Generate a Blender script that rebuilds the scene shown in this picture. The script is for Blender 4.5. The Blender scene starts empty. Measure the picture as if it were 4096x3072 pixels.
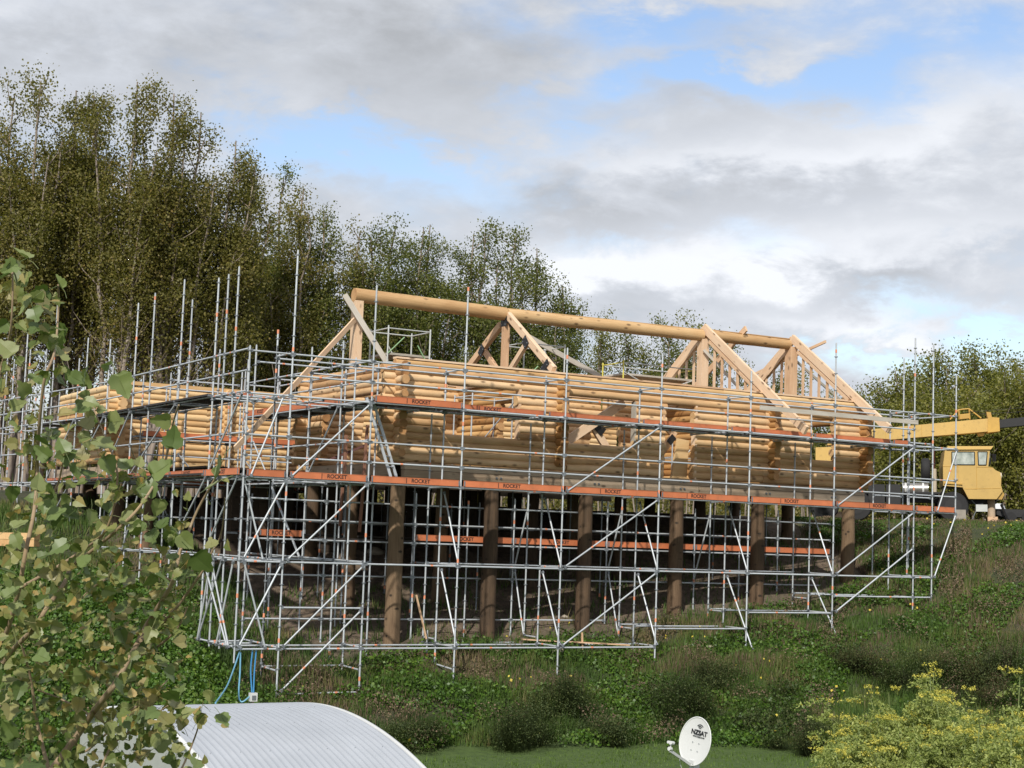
import bpy, math, random
import numpy as np
from mathutils import Vector, Matrix, Quaternion
random.seed(7)
RNG = np.random.default_rng(11)
C = bpy.context.scene.collection

# ------------------------------------------------------------------ camera, world, sun, exposure
FPX, DCAM = 6288.972, 35.5842          # focal length in pixels of a 4096 wide frame; world X runs along the house front, Y into depth
MC = np.array([[0.494550735, 0.863816012, 0.096132552], [0.865571577, -0.499518033, 0.035603085], [-0.078774458, -0.065602073, 0.994731598]])
CAMP = np.array([0, -DCAM, 0.0])
cam_d = bpy.data.cameras.new('camera'); cam = bpy.data.objects.new('camera', cam_d); C.objects.link(cam)
cam_d.sensor_width = 36; cam_d.lens = FPX / 4096 * 36; cam_d.clip_start = 0.1; cam_d.clip_end = 3000
m3 = Matrix([MC[1], MC[2], -MC[0]]).transposed()
cam.matrix_world = Matrix.Translation(CAMP) @ m3.to_4x4()
bpy.context.scene.camera = cam
scn = bpy.context.scene
scn.view_settings.view_transform = 'Standard'; scn.view_settings.look = 'None'
scn.view_settings.exposure = 0.25; scn.view_settings.gamma = 1.0; scn.view_settings.use_curve_mapping = False
scn.render.engine = 'CYCLES'
scn.cycles.max_bounces = 6; scn.cycles.transparent_max_bounces = 8

SUN_AZ = math.radians(60.2 + 166)      # direction towards the sun, counter-clockwise from +X
SUN_EL = math.radians(38)
sd = bpy.data.lights.new('sun', 'SUN'); sd.energy = 3.7; sd.angle = math.radians(1.5); sd.color = (1, .95, .87)
so = bpy.data.objects.new('sun', sd); C.objects.link(so)
sv = Vector((math.cos(SUN_AZ) * math.cos(SUN_EL), math.sin(SUN_AZ) * math.cos(SUN_EL), math.sin(SUN_EL)))
so.rotation_euler = sv.to_track_quat('Z', 'Y').to_euler(); so.location = (0, -10, 40)

def ray(px, py):
    return MC[0] * FPX + MC[1] * (px - 2048) - MC[2] * (py - 1536)
def B(px, py, X=None, Y=None, Z=None, d=None):
    """the world point seen at photograph pixel (px, py) on a plane X=, Y= or Z=, or at depth d"""
    r = ray(px, py)
    if d is not None: return CAMP + r / FPX * d
    if X is not None: t = (X - CAMP[0]) / r[0]
    elif Y is not None: t = (Y - CAMP[1]) / r[1]
    else: t = (Z - CAMP[2]) / r[2]
    return CAMP + r * t
def PJ(p):
    w = MC @ (np.asarray(p) - CAMP); return 2048 + FPX * w[1] / w[0], 1536 - FPX * w[2] / w[0], w[0]

W = bpy.data.worlds.new('World'); scn.world = W; W.use_nodes = True
def build_world():
    nt = W.node_tree; N = nt.nodes; L = nt.links
    for n in list(N): N.remove(n)
    out = N.new('ShaderNodeOutputWorld'); bg = N.new('ShaderNodeBackground'); L.new(bg.outputs[0], out.inputs[0])
    bg.inputs[1].default_value = 0.118
    sky = N.new('ShaderNodeTexSky'); sky.sky_type = 'NISHITA'; sky.sun_disc = False
    sky.sun_elevation = SUN_EL; sky.sun_rotation = math.radians(90) - SUN_AZ
    sky.air_density = 1.2; sky.dust_density = 1.5
    tc = N.new('ShaderNodeTexCoord'); sep = N.new('ShaderNodeSeparateXYZ'); L.new(tc.outputs['Generated'], sep.inputs[0])
    def M(op, a, b=None, c=None):
        n = N.new('ShaderNodeMath'); n.operation = op
        for i, v in enumerate((a, b, c)):
            if v is None: continue
            if isinstance(v, (int, float)): n.inputs[i].default_value = v
            else: L.new(v, n.inputs[i])
        return n.outputs[0]
    x, y, z = sep.outputs
    az = M('ARCTAN2', y, x); el = M('ARCSINE', z)
    # clouds: stretched noise on a plane overhead
    mp = N.new('ShaderNodeMapping'); mp.inputs['Scale'].default_value = (1, 1, 2.2); L.new(tc.outputs['Generated'], mp.inputs[0])
    def noise(scale, det, off, rough=.55, dist=.2):
        m2 = N.new('ShaderNodeVectorMath'); m2.operation = 'ADD'; m2.inputs[1].default_value = (off, off * .7, off * .3); L.new(mp.outputs[0], m2.inputs[0])
        n = N.new('ShaderNodeTexNoise'); n.inputs['Scale'].default_value = scale; n.inputs['Detail'].default_value = det
        n.inputs['Roughness'].default_value = rough; n.inputs['Distortion'].default_value = dist; L.new(m2.outputs[0], n.inputs['Vector']); return n.outputs[0]
    n1 = noise(6.0, 7, 3.1); n2 = noise(15, 8, 9.7, .6); n3 = noise(3.5, 4, 1.3); n4 = noise(11, 6, 5.9, .6)
    az = M('ADD', az, M('MULTIPLY', M('SUBTRACT', n4, .5), .17)); el = M('ADD', el, M('MULTIPLY', M('SUBTRACT', n2, .5), .085))
    def blob(px, py, sx, sy, tilt=0.0):
        v = ray(px, py); v = v / np.linalg.norm(v); a0 = math.atan2(v[1], v[0]); e0 = math.asin(v[2])
        da = M('SUBTRACT', az, a0); de = M('SUBTRACT', el, e0)
        if tilt: de = M('ADD', de, M('MULTIPLY', da, tilt))
        a = M('DIVIDE', da, sx / FPX); e = M('DIVIDE', de, sy / FPX)
        r2 = M('ADD', M('MULTIPLY', a, a), M('MULTIPLY', e, e))
        return M('POWER', 2.718, M('MULTIPLY', r2, -1))
    def summ(lst):
        t = None
        for amp, bl in lst:
            v = M('MULTIPLY', bl, amp); t = v if t is None else M('ADD', t, v)
        return t
    # where the cloud deck opens to blue / is denser
    opening = summ([(.75, blob(1200, 490, 260, 90)), (.8, blob(1300, 640, 380, 80)), (.6, blob(1850, 690, 330, 100)), (.55, blob(2230, 560, 330, 70)), (.75, blob(3200, 330, 560, 80)), (1.0, blob(2700, 110, 450, 110)), (.6, blob(2800, 330, 350, 70)), (.5, blob(2300, 420, 300, 70)),
                    (.6, blob(3480, 420, 260, 60)), (.45, blob(3950, 150, 300, 120)), (.9, blob(3560, 1430, 330, 60)), (.8, blob(4050, 1370, 200, 60)), (.35, blob(2100, 800, 300, 80)), (.35, blob(2500, 980, 250, 60)), (.3, blob(3900, 650, 200, 60))])
    dense = summ([(.6, blob(1600, 250, 900, 260)), (.5, blob(300, 200, 500, 260)), (.7, blob(3000, 1130, 800, 130)), (.6, blob(3600, 800, 700, 200)), (.4, blob(2500, 800, 500, 90)), (.3, blob(900, 800, 300, 150))])
    cov = M('ADD', M('MULTIPLY', n1, .85), M('ADD', M('MULTIPLY', n2, .55), -.06))
    cov = M('SUBTRACT', M('ADD', cov, M('MULTIPLY', dense, .35)), M('MULTIPLY', opening, .42))
    cr = N.new('ShaderNodeMapRange'); cr.interpolation_type = 'SMOOTHSTEP'; L.new(cov, cr.inputs[0])
    cr.inputs[1].default_value = .27; cr.inputs[2].default_value = .72; cr.inputs[3].default_value = 0; cr.inputs[4].default_value = 1
    # brightness of the cloud: thick parts grey, thin rims and cumulus tops white
    white = summ([(1.2, blob(2450, 1090, 360, 90)), (1.2, blob(3050, 1030, 400, 95)), (.3, blob(3500, 900, 500, 60)), (.4, blob(2700, 640, 500, 70)), (.9, blob(3560, 1290, 380, 60)), (.6, blob(3900, 480, 400, 130)), (.6, blob(3300, 620, 500, 90)), (.45, blob(100, 60, 260, 130)), (.3, blob(1100, 330, 250, 110)), (.5, blob(3800, 1000, 300, 120)), (.3, blob(2450, 1250, 400, 90))])
    grey = summ([(.8, blob(1700, 230, 700, 260)), (.5, blob(600, 260, 600, 160)), (.6, blob(2650, 1200, 200, 70)), (.7, blob(3500, 1140, 250, 70)), (.6, blob(2300, 850, 330, 60)), (.6, blob(3980, 510, 130, 90)), (.5, blob(3950, 1050, 200, 60)), (.3, blob(2900, 770, 500, 80))])
    br = M('ADD', M('MULTIPLY', M('SUBTRACT', n2, .15), .72), M('MULTIPLY', n3, .35))
    br = M('ADD', br, M('SUBTRACT', M('MULTIPLY', white, .36), M('MULTIPLY', grey, .24)))
    ramp = N.new('ShaderNodeValToRGB'); L.new(br, ramp.inputs[0])
    e = ramp.color_ramp.elements; e[0].position = .12; e[0].color = (3.35, 3.5, 3.75, 1); e[1].position = .82; e[1].color = (6.9, 7.1, 7.5, 1)
    a = ramp.color_ramp.elements.new(.45); a.color = (4.7, 4.95, 5.4, 1)
    hs = N.new('ShaderNodeMix'); hs.data_type = 'RGBA'; hs.blend_type = 'MULTIPLY'; hs.inputs[0].default_value = 1
    L.new(sky.outputs[0], hs.inputs[6]); hs.inputs[7].default_value = (1.2, 1.2, 1.3, 1)
    mix = N.new('ShaderNodeMix'); mix.data_type = 'RGBA'; L.new(cr.outputs[0], mix.inputs[0]); L.new(hs.outputs[2], mix.inputs[6]); L.new(ramp.outputs[0], mix.inputs[7])
    L.new(mix.outputs[2], bg.inputs[0])
build_world()

# ------------------------------------------------------------------ helpers
MATS = {}
class NT:
    def __init__(s, name):
        s.m = bpy.data.materials.new(name); s.m.use_nodes = True; s.nt = s.m.node_tree; s.N = s.nt.nodes; s.L = s.nt.links
        s.b = s.N['Principled BSDF']; s.out = s.N['Material Output']; MATS[name] = s.m
    def n(s, t, **k):
        x = s.N.new(t)
        for a, v in k.items(): setattr(x, a, v)
        return x
    def link(s, a, b): s.L.new(a, b)
    def math(s, op, a, b=None):
        n = s.n('ShaderNodeMath', operation=op)
        for i, v in enumerate((a, b)):
            if v is None: continue
            if isinstance(v, (int, float)): n.inputs[i].default_value = v
            else: s.link(v, n.inputs[i])
        return n.outputs[0]
    def noise(s, vec, scale, det=4, rough=.5, mapscale=None, dist=0):
        if mapscale is not None:
            mp = s.n('ShaderNodeMapping'); mp.inputs['Scale'].default_value = mapscale; s.link(vec, mp.inputs[0]); vec = mp.outputs[0]
        n = s.n('ShaderNodeTexNoise'); n.inputs['Scale'].default_value = scale; n.inputs['Detail'].default_value = det; n.inputs['Roughness'].default_value = rough; n.inputs['Distortion'].default_value = dist
        s.link(vec, n.inputs['Vector']); return n.outputs[0]
    def ramp(s, fac, stops):
        r = s.n('ShaderNodeValToRGB'); s.link(fac, r.inputs[0]); e = r.color_ramp.elements
        e[0].position, e[0].color = stops[0][0], (*stops[0][1], 1); e[1].position, e[1].color = stops[-1][0], (*stops[-1][1], 1)
        for p, c in stops[1:-1]: a = e.new(p); a.color = (*c, 1)
        return r.outputs[0]
    def mix(s, fac, a, b, mode='MIX'):
        n = s.n('ShaderNodeMix', data_type='RGBA', blend_type=mode)
        for i, v in ((0, fac), (6, a), (7, b)):
            if isinstance(v, (int, float)): n.inputs[i].default_value = v
            elif isinstance(v, tuple): n.inputs[i].default_value = (*v, 1) if len(v) == 3 else v
            else: s.link(v, n.inputs[i])
        return n.outputs[2]
    def bump(s, h, st=.3, dist=.01):
        b = s.n('ShaderNodeBump'); b.inputs['Strength'].default_value = st; b.inputs['Distance'].default_value = dist; s.link(h, b.inputs['Height']); s.link(b.outputs[0], s.b.inputs['Normal'])
    def set(s, **k):
        for a, v in k.items():
            i = s.b.inputs[a.replace('_', ' ')]
            if isinstance(v, (int, float)): i.default_value = v
            elif isinstance(v, tuple): i.default_value = (*v, 1)
            else: s.link(v, i)
    def obj(s): return s.n('ShaderNodeTexCoord').outputs['Object']
    def pos(s): return s.n('ShaderNodeNewGeometry').outputs['Position']
    def rnd(s): return s.n('ShaderNodeObjectInfo').outputs['Random']
    def isl(s): return s.n('ShaderNodeNewGeometry').outputs['Random Per Island']

def plain(name, col, rough=.6, metal=0., var=.12, scale=6., grime=0.):
    t = NT(name); v = t.noise(t.pos(), scale, 5, .6)
    c = t.mix(v, tuple(x * (1 - var * 1.6) for x in col), tuple(min(1, x * (1 + var * 1.6)) for x in col))
    r = t.n('ShaderNodeMapRange'); t.link(t.rnd(), r.inputs[0]); r.inputs[3].default_value = .84; r.inputs[4].default_value = 1.06
    hv = t.n('ShaderNodeHueSaturation'); t.link(r.outputs[0], hv.inputs['Value']); t.link(c, hv.inputs['Color']); c = hv.outputs[0]
    if grime:
        gn = t.noise(t.pos(), 4., 7, .75); k = t.n('ShaderNodeMapRange'); t.link(gn, k.inputs[0]); k.inputs[1].default_value = .54; k.inputs[2].default_value = .7; k.inputs[4].default_value = grime; c = t.mix(k.outputs[0], c, (.12, .085, .05))
    t.set(Base_Color=c, Roughness=rough, Metallic=metal); return t.m
def wood(name, dark, mid, light, knots=True, rough=.75, objvar=.85, stain=.0, axis='x'):
    t = NT(name); o = t.obj(); r = t.rnd()
    off = t.n('ShaderNodeVectorMath', operation='ADD'); t.link(o, off.inputs[0]); cx = t.n('ShaderNodeCombineXYZ')
    t.link(t.math('MULTIPLY', r, 37.), cx.inputs[0]); t.link(t.math('MULTIPLY', r, 11.), cx.inputs[1]); t.link(cx.outputs[0], off.inputs[1]); o = off.outputs[0]
    g = t.noise(o, 5, 6, .6, (.25, 9, 9) if axis == 'x' else (9, 9, .35), .6)
    lo = t.noise(o, 1.3, 3, .5, (1, 3, 3) if axis == 'x' else (3, 3, 1))
    f = t.math('ADD', t.math('MULTIPLY', g, .55), t.math('ADD', t.math('MULTIPLY', lo, .45), t.math('MULTIPLY', t.math('SUBTRACT', r, .5), objvar * .5)))
    c = t.ramp(f, [(.25, dark), (.5, mid), (.75, light)])
    if knots:
        mp = t.n('ShaderNodeMapping'); mp.inputs['Scale'].default_value = (2.2, 5, 5); t.link(o, mp.inputs[0])
        v = t.n('ShaderNodeTexVoronoi'); v.inputs['Scale'].default_value = 1.; t.link(mp.outputs[0], v.inputs['Vector'])
        k = t.n('ShaderNodeMapRange'); t.link(v.outputs[0], k.inputs[0]); k.inputs[1].default_value = .10; k.inputs[2].default_value = .24; k.inputs[3].default_value = .9; k.inputs[4].default_value = 0
        c = t.mix(k.outputs[0], c, tuple(x * .35 for x in dark))
    if stain:
        s2 = t.noise(t.pos(), .9, 5, .7); k = t.n('ShaderNodeMapRange'); t.link(s2, k.inputs[0]); k.inputs[1].default_value = .45; k.inputs[2].default_value = .75; k.inputs[4].default_value = stain
        c = t.mix(k.outputs[0], c, (.22, .16, .10))
    t.set(Base_Color=c, Roughness=rough); t.bump(g, .5, .01); return t.m
M_LOG = wood('peeled log', (.43, .24, .105), (.62, .40, .20), (.72, .51, .30), stain=.35)
M_LOGEND = wood('log end grain', (.40, .21, .085), (.54, .33, .15), (.62, .42, .22), knots=False)
M_LOGX = wood('orange corner log', (.33, .155, .045), (.50, .275, .095), (.60, .37, .155), stain=.3)
M_LOGXE = wood('orange log end', (.28, .13, .045), (.42, .22, .085), (.52, .31, .14), knots=False)
M_LOG2 = wood('pale peeled log', (.50, .29, .12), (.63, .415, .195), (.70, .51, .28), stain=.15)
M_SAWN = wood('sawn timber', (.50, .30, .17), (.62, .42, .26), (.70, .52, .36))
M_RIDGE = wood('ridge log', (.40, .23, .10), (.54, .35, .17), (.64, .46, .25))
M_GREYW = wood('weathered beam', (.22, .15, .095), (.37, .28, .19), (.47, .37, .27), rough=.85)
M_PLANKW = wood('grey plank', (.30, .27, .22), (.42, .38, .32), (.54, .50, .44), knots=False)
M_POLE = wood('treated pole', (.045, .028, .015), (.115, .070, .038), (.21, .14, .08), rough=.85, axis='z', stain=.0)
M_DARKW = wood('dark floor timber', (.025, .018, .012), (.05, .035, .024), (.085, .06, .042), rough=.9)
M_REDW = wood('red brown timber', (.14, .06, .035), (.22, .10, .06), (.28, .14, .09), rough=.9)
M_STEEL = plain('galvanised steel', (.50, .53, .555), .45, .2, .2, 3)
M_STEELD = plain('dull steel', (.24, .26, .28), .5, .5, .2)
M_ORANGE = plain('orange paint', (.70, .27, .15), .6, 0, .15)
M_TOE = plain('orange toe board', (.54, .165, .068), .55, 0, .22, 2.5, .35)
M_DECK = plain('dark deck board', (.035, .028, .024), .6, .1, .4, 5)
M_BLACK = plain('black steel bracket', (.012, .012, .014), .5)
M_INK = plain('black lettering', (.03, .015, .012), .7)
M_WHITE = plain('white paint', (.60, .61, .60), .45, 0, .05)
M_ALU = plain('white aluminium tube', (.52, .54, .52), .4, .2, .08)
M_GREEN = plain('green tube', (.24, .40, .20), .5)
M_YELT = plain('yellow tube', (.62, .55, .10), .5)
M_YEL = plain('faded yellow paint', (.56, .37, .11), .5, 0, .10, 1.6, .35)
M_YELD = plain('dull yellow paint', (.48, .29, .06), .55, 0, .2, 3)
M_TYRE = plain('tyre rubber', (.016, .016, .017), .8)
M_CHAS = plain('dark chassis', (.012, .012, .013), .6)
M_CHROME = plain('polished tank', (.42, .40, .37), .3, .7, .1)
M_CREAM = plain('cream cylinder', (.45, .38, .28), .5)
M_RUST = plain('dark red pipe', (.08, .02, .015), .6)
M_CONC = plain('concrete', (.30, .27, .23), .9, 0, .2)
M_BLUE = plain('blue hose', (.05, .22, .42), .4)
M_HOSE = plain('pale blue hose', (.16, .38, .52), .4)
M_TARP = plain('white tarpaulin', (.62, .64, .66), .6)
M_STONE = plain('pale stone', (.34, .29, .23), .9, 0, .3)
M_HOLE = plain('black tread', (.02, .02, .02), .8)
def glass():
    t = NT('cab window glass'); t.set(Base_Color=(.33, .38, .36), Roughness=.08, Metallic=.55)
    v = t.noise(t.pos(), 3.5, 4, .6); t.set(Base_Color=t.ramp(v, [(.3, (.22, .27, .25)), (.7, (.55, .60, .58))])); return t.m
M_GLASS = glass()
def leafmat(name, stops, trans=.3, rough=.55, posvar=.35, pscale=.5, bump=False):
    t = NT(name); i = t.isl(); p = t.noise(t.pos(), pscale, 3, .5)
    f = t.math('ADD', t.math('MULTIPLY', i, 1 - posvar), t.math('MULTIPLY', t.math('SUBTRACT', t.math('MULTIPLY', p, 2.4), .7), posvar))
    c = t.ramp(f, stops)
    t.set(Base_Color=c, Roughness=rough)
    tr = t.n('ShaderNodeBsdfTranslucent'); t.link(t.mix(1., c, (1.0, 1.15, .55), 'MULTIPLY'), tr.inputs[0])
    ms = t.n('ShaderNodeMixShader'); ms.inputs[0].default_value = trans
    t.link(t.b.outputs[0], ms.inputs[1]); t.link(tr.outputs[0], ms.inputs[2]); t.link(ms.outputs[0], t.out.inputs[0]); return t.m
M_LEAF = leafmat('poplar foliage', [(0, (.080, .082, .016)), (.4, (.150, .142, .028)), (.75, (.215, .185, .045)), (1, (.29, .20, .06))], .42)
M_LEAF2 = leafmat('dark green foliage', [(0, (.062, .080, .016)), (.5, (.125, .145, .028)), (1, (.23, .225, .055))], .42)
M_LEAFY = leafmat('yellow green foliage', [(0, (.08, .09, .018)), (.5, (.17, .17, .028)), (1, (.27, .24, .04))], .36)
M_LEAFG = leafmat('right bank foliage', [(0, (.085, .095, .018)), (.5, (.17, .175, .032)), (1, (.27, .26, .055))], .42)
M_BIG = leafmat('large poplar leaf', [(0, (.08, .115, .022)), (.4, (.16, .19, .05)), (.7, (.24, .235, .075)), (.9, (.28, .22, .075)), (1, (.38, .24, .06))], .28, .5, .1, 2)
M_GRASS = leafmat('bank grass', [(0, (.026, .055, .008)), (.5, (.062, .118, .014)), (.68, (.10, .12, .025)), (.84, (.18, .14, .065)), (1, (.26, .19, .11))], .2, .7, .72, .55)
M_WEED = leafmat('leafy weeds', [(0, (.030, .070, .008)), (.6, (.070, .145, .014)), (1, (.14, .21, .028))], .22, .5, .3, .7)
M_DRY = leafmat('dry brown weed', [(0, (.09, .06, .036)), (.6, (.17, .12, .075)), (1, (.25, .18, .115))], .15, .8, .3)
M_LAWN = leafmat('lawn grass', [(0, (.045, .085, .010)), (.6, (.085, .145, .020)), (1, (.13, .19, .035))], .2, .6, .4)
M_BROOM = leafmat('broom strands', [(0, (.024, .044, .009)), (.6, (.062, .090, .020)), (1, (.135, .14, .045))], .25, .7, .3)
M_FLOW = leafmat('yellow flower', [(0, (.55, .42, .04)), (1, (.75, .62, .10))], .2, .6, .1)
M_FENN = leafmat('feathery fennel', [(0, (.10, .14, .03)), (.5, (.24, .29, .07)), (1, (.39, .41, .12))], .25, .6, .45, 3)
M_UMB = leafmat('fennel flower', [(0, (.34, .34, .06)), (1, (.58, .50, .08))], .2, .6, .2)
M_FSTEM = plain('fennel stem', (.16, .20, .07), .6)
def bark(name, a, b, lich):
    t = NT(name); p = t.pos(); v = t.noise(p, 3, 6, .65, (3, 3, .8)); c = t.ramp(v, [(.3, a), (.7, b)])
    l = t.noise(p, 1.1, 5, .7); k = t.n('ShaderNodeMapRange'); t.link(l, k.inputs[0]); k.inputs[1].default_value = .56; k.inputs[2].default_value = .66; k.inputs[4].default_value = .8
    t.set(Base_Color=t.mix(k.outputs[0], c, lich), Roughness=.9); return t.m
M_BARK = bark('grey poplar bark', (.15, .12, .10), (.34, .285, .235), (.24, .15, .03))
M_TWIG = bark('twig bark', (.16, .125, .095), (.30, .245, .19), (.20, .13, .04))
M_BRAN = bark('foreground branch bark', (.22, .15, .09), (.36, .27, .17), (.28, .20, .09))
def groundmat():
    t = NT('soil and grass'); p = t.pos(); v = t.noise(p, .5, 6, .6); w = t.noise(p, 5, 5, .7)
    g = t.ramp(v, [(.35, (.014, .030, .006)), (.55, (.022, .036, .009)), (.7, (.042, .036, .020))])
    e = t.ramp(w, [(.3, (.07, .052, .036)), (.7, (.21, .155, .108))])
    at = t.n('ShaderNodeAttribute', attribute_name='bare')
    c = t.mix(at.outputs['Fac'], t.mix(.15, g, e), e); la = t.n('ShaderNodeAttribute', attribute_name='lawn'); c = t.mix(la.outputs['Fac'], c, t.ramp(w, [(.3, (.035, .065, .010)), (.7, (.07, .115, .020))]))
    t.set(Base_Color=c, Roughness=.95); t.bump(w, .8, .08); return t.m
M_GROUND = groundmat()

def tagit(o, label=None, cat=None, group=None, kind=None):
    if label: o['label'] = label
    if cat: o['category'] = cat
    if group: o['group'] = group
    if kind: o['kind'] = kind
    return o
def thing(name, loc, label, cat, group=None):
    o = bpy.data.objects.new(name, None); C.objects.link(o); o.location = loc; o.empty_display_size = .2
    return tagit(o, label, cat, group)

class MB:
    def __init__(s): s.v = []; s.f = []; s.mi = []; s.sm = []
    def add(s, vs, fs, mi=0, sm=False):
        k = len(s.v); s.v += [tuple(map(float, p)) for p in vs]; s.f += [tuple(k + i for i in f) for f in fs]; s.mi += [mi] * len(fs); s.sm += [sm] * len(fs)
    def tube(s, pts, rad, n=8, mi=0, caps=True, capmi=None):
        pts = [Vector(p) for p in pts]; m = len(pts)
        if not isinstance(rad, (list, tuple)): rad = [rad] * m
        ring = []; d0 = (pts[1] - pts[0]).normalized(); ref = Vector((0, 0, 1)) if abs(d0.z) < .9 else Vector((1, 0, 0)); a = d0.cross(ref).normalized()
        vs = []
        for i in range(m):
            d = (pts[min(i + 1, m - 1)] - pts[max(i - 1, 0)]).normalized(); a = (a - d * a.dot(d)).normalized(); b = d.cross(a)
            for j in range(n):
                t = 2 * math.pi * j / n; vs.append(pts[i] + (a * math.cos(t) + b * math.sin(t)) * rad[i])
        fs = [(i * n + j, i * n + (j + 1) % n, (i + 1) * n + (j + 1) % n, (i + 1) * n + j) for i in range(m - 1) for j in range(n)]
        s.add(vs, fs, mi, True)
        if caps:
            s.add(vs[:n], [tuple(range(n))[::-1]], capmi if capmi is not None else mi); s.add(vs[-n:], [tuple(range(n))], capmi if capmi is not None else mi)
    def box(s, c, size, mi=0, R=None, bev=0):
        hx, hy, hz = [q / 2 for q in size]; c = Vector(c)
        vs = [Vector((x, y, z)) for x in (-hx, hx) for y in (-hy, hy) for z in (-hz, hz)]
        if R is not None: vs = [R @ v for v in vs]
        s.add([c + v for v in vs], [(0, 1, 3, 2), (4, 6, 7, 5), (0, 4, 5, 1), (2, 3, 7, 6), (0, 2, 6, 4), (1, 5, 7, 3)], mi)
    def beam(s, p0, p1, w, h, mi=0, up=(0, 0, 1), ext=0):
        p0, p1 = Vector(p0), Vector(p1); d = (p1 - p0); Ln = d.length; d.normalize(); up = Vector(up)
        y = up.cross(d).normalized(); z = d.cross(y); R = Matrix((d, y, z)).transposed()
        s.box((p0 + p1) / 2, (Ln + ext, w, h), mi, R)
    def prism(s, outline, y0, y1, mi=0, tf=None):
        """outline in (x,z), extruded along y"""
        n = len(outline); vs = [(x, y0, z) for x, z in outline] + [(x, y1, z) for x, z in outline]
        if tf: vs = [tf(v) for v in vs]
        s.add(vs, [tuple(range(n)), tuple(range(n, 2 * n))[::-1]] + [(i, i + n, (i + 1) % n + n, (i + 1) % n)[::-1] for i in range(n)][::1], mi)
    def mesh(s, name, mats):
        me = bpy.data.meshes.new(name); me.from_pydata(s.v, [], s.f)
        for m in (mats if isinstance(mats, (list, tuple)) else [mats]): me.materials.append(m)
        me.polygons.foreach_set('material_index', s.mi); me.polygons.foreach_set('use_smooth', s.sm)
        me.update(); return me
    def obj(s, name, mats, root=None, label=None, world=True):
        if root is not None and world:
            l = wloc(root); s.v = [(x - l[0], y - l[1], z - l[2]) for x, y, z in s.v]
        o = bpy.data.objects.new(name, s.mesh(name, mats)); C.objects.link(o); o.parent = root
        if label: o['label'] = label
        return o
def wloc(o):
    l = Vector(o.location)
    while o.parent: o = o.parent; l += Vector(o.location)
    return l
def darken(root):  # puts the shade under the house into a darker steel copy
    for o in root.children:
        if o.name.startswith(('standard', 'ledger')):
            k = o.data.name + '_shaded'
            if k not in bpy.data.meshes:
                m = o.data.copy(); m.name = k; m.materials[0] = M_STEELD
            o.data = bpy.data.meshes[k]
def place(name, me, root, p0, p1=None, label=None, up=(0, 0, 1)):
    o = bpy.data.objects.new(name, me); C.objects.link(o); o.parent = root
    o.location = Vector(p0) - (wloc(root) if root else Vector((0, 0, 0)))
    if p1 is not None:
        d = (Vector(p1) - Vector(p0)).normalized(); up = Vector(up)
        if abs(d.dot(up)) > .99: up = Vector((0, 1, 0))
        y = up.cross(d).normalized(); z = d.cross(y)
        o.rotation_mode = 'QUATERNION'; o.rotation_quaternion = Matrix((d, y, z)).transposed().to_quaternion()
    if label: o['label'] = label
    return o
def np_mesh(name, V, F, mat, nv):
    """V (n,3), F (m,nv) index array"""
    me = bpy.data.meshes.new(name); me.vertices.add(len(V)); me.vertices.foreach_set('co', np.asarray(V, np.float32).ravel())
    me.loops.add(F.size); me.loops.foreach_set('vertex_index', F.astype(np.int32).ravel())
    me.polygons.add(len(F)); me.polygons.foreach_set('loop_start', np.arange(0, F.size, nv, dtype=np.int32))
    me.materials.append(mat); me.update(calc_edges=True); me.validate(); return me
def cards(P, size, rng, flat=0.0, aspect=.8):
    """small leaf quads: one diamond per point, random orientation"""
    n = len(P); a = rng.normal(size=(n, 3)); a[:, 2] *= (1 - flat); a /= np.linalg.norm(a, axis=1, keepdims=True)
    b = rng.normal(size=(n, 3)); b -= a * (a * b).sum(1, keepdims=True); b /= np.linalg.norm(b, axis=1, keepdims=True)
    s = (size * rng.uniform(.6, 1.3, n))[:, None] if np.isscalar(size) else size[:, None]
    V = np.stack([P - a * s * .5, P + b * s * .5 * aspect + a * s * .1, P + a * s * .5, P - b * s * .5 * aspect + a * s * .1], 1).reshape(-1, 3)
    return V, np.arange(4 * n).reshape(n, 4)

def text_mesh(body, size, mat, name, extrude=.0015, bold=0.0):
    cu = bpy.data.curves.new(name, 'FONT'); cu.body = body; cu.size = size; cu.extrude = extrude; cu.offset = bold; cu.align_x = 'CENTER'; cu.align_y = 'CENTER'
    o = bpy.data.objects.new(name, cu); C.objects.link(o); dg = bpy.context.evaluated_depsgraph_get(); me = bpy.data.meshes.new_from_object(o.evaluated_get(dg))
    me.name = name; me.materials.clear(); me.materials.append(mat); bpy.data.objects.remove(o); bpy.data.curves.remove(cu); return me

# ------------------------------------------------------------------ ground
_bx = np.array([-60, 13.0, 14.2, 19.0, 22.05, 25.15, 28.3, 31.45, 34.65, 36.5, 40, 44, 60]); _bz = np.array([-4.4, -4.25, -4.1, -3.8, -3.6, -3.38, -2.88, -2.5, -1.85, -.95, .75, 1.6, 2.])
def gz(X, Y, rough=True):
    X = np.asarray(X, float); Y = np.asarray(Y, float)
    z0 = np.interp(X, _bx, _bz); yt = np.interp(X, [-60, 13, 34, 40, 60], [24, 20, 7, 4, 3])
    h2 = z0 + .38 * 2.2; s = np.maximum((1.0 - h2) / np.maximum(yt - 2.2, 1), .05)
    h = np.where(Y < 2.2, z0 + .38 * Y, h2 + s * (Y - 2.2))
    if rough: h = h + .13 * np.sin(X * 1.3 + Y * .7) * np.sin(Y * 1.7 - X * .4) + .06 * np.sin(X * 3.1 + 1) * np.sin(Y * 3.7 + X)
    k = .25                                        # soft clip to terrace above and lawn below
    top = 1.0; h = top - k * np.log1p(np.exp((top - h) / k)); h = top + (h - top) if False else h
    lo = -5.0; h = lo + .18 * np.log1p(np.exp(np.clip((h - lo) / .18, -50, 50)))
    return h
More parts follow.
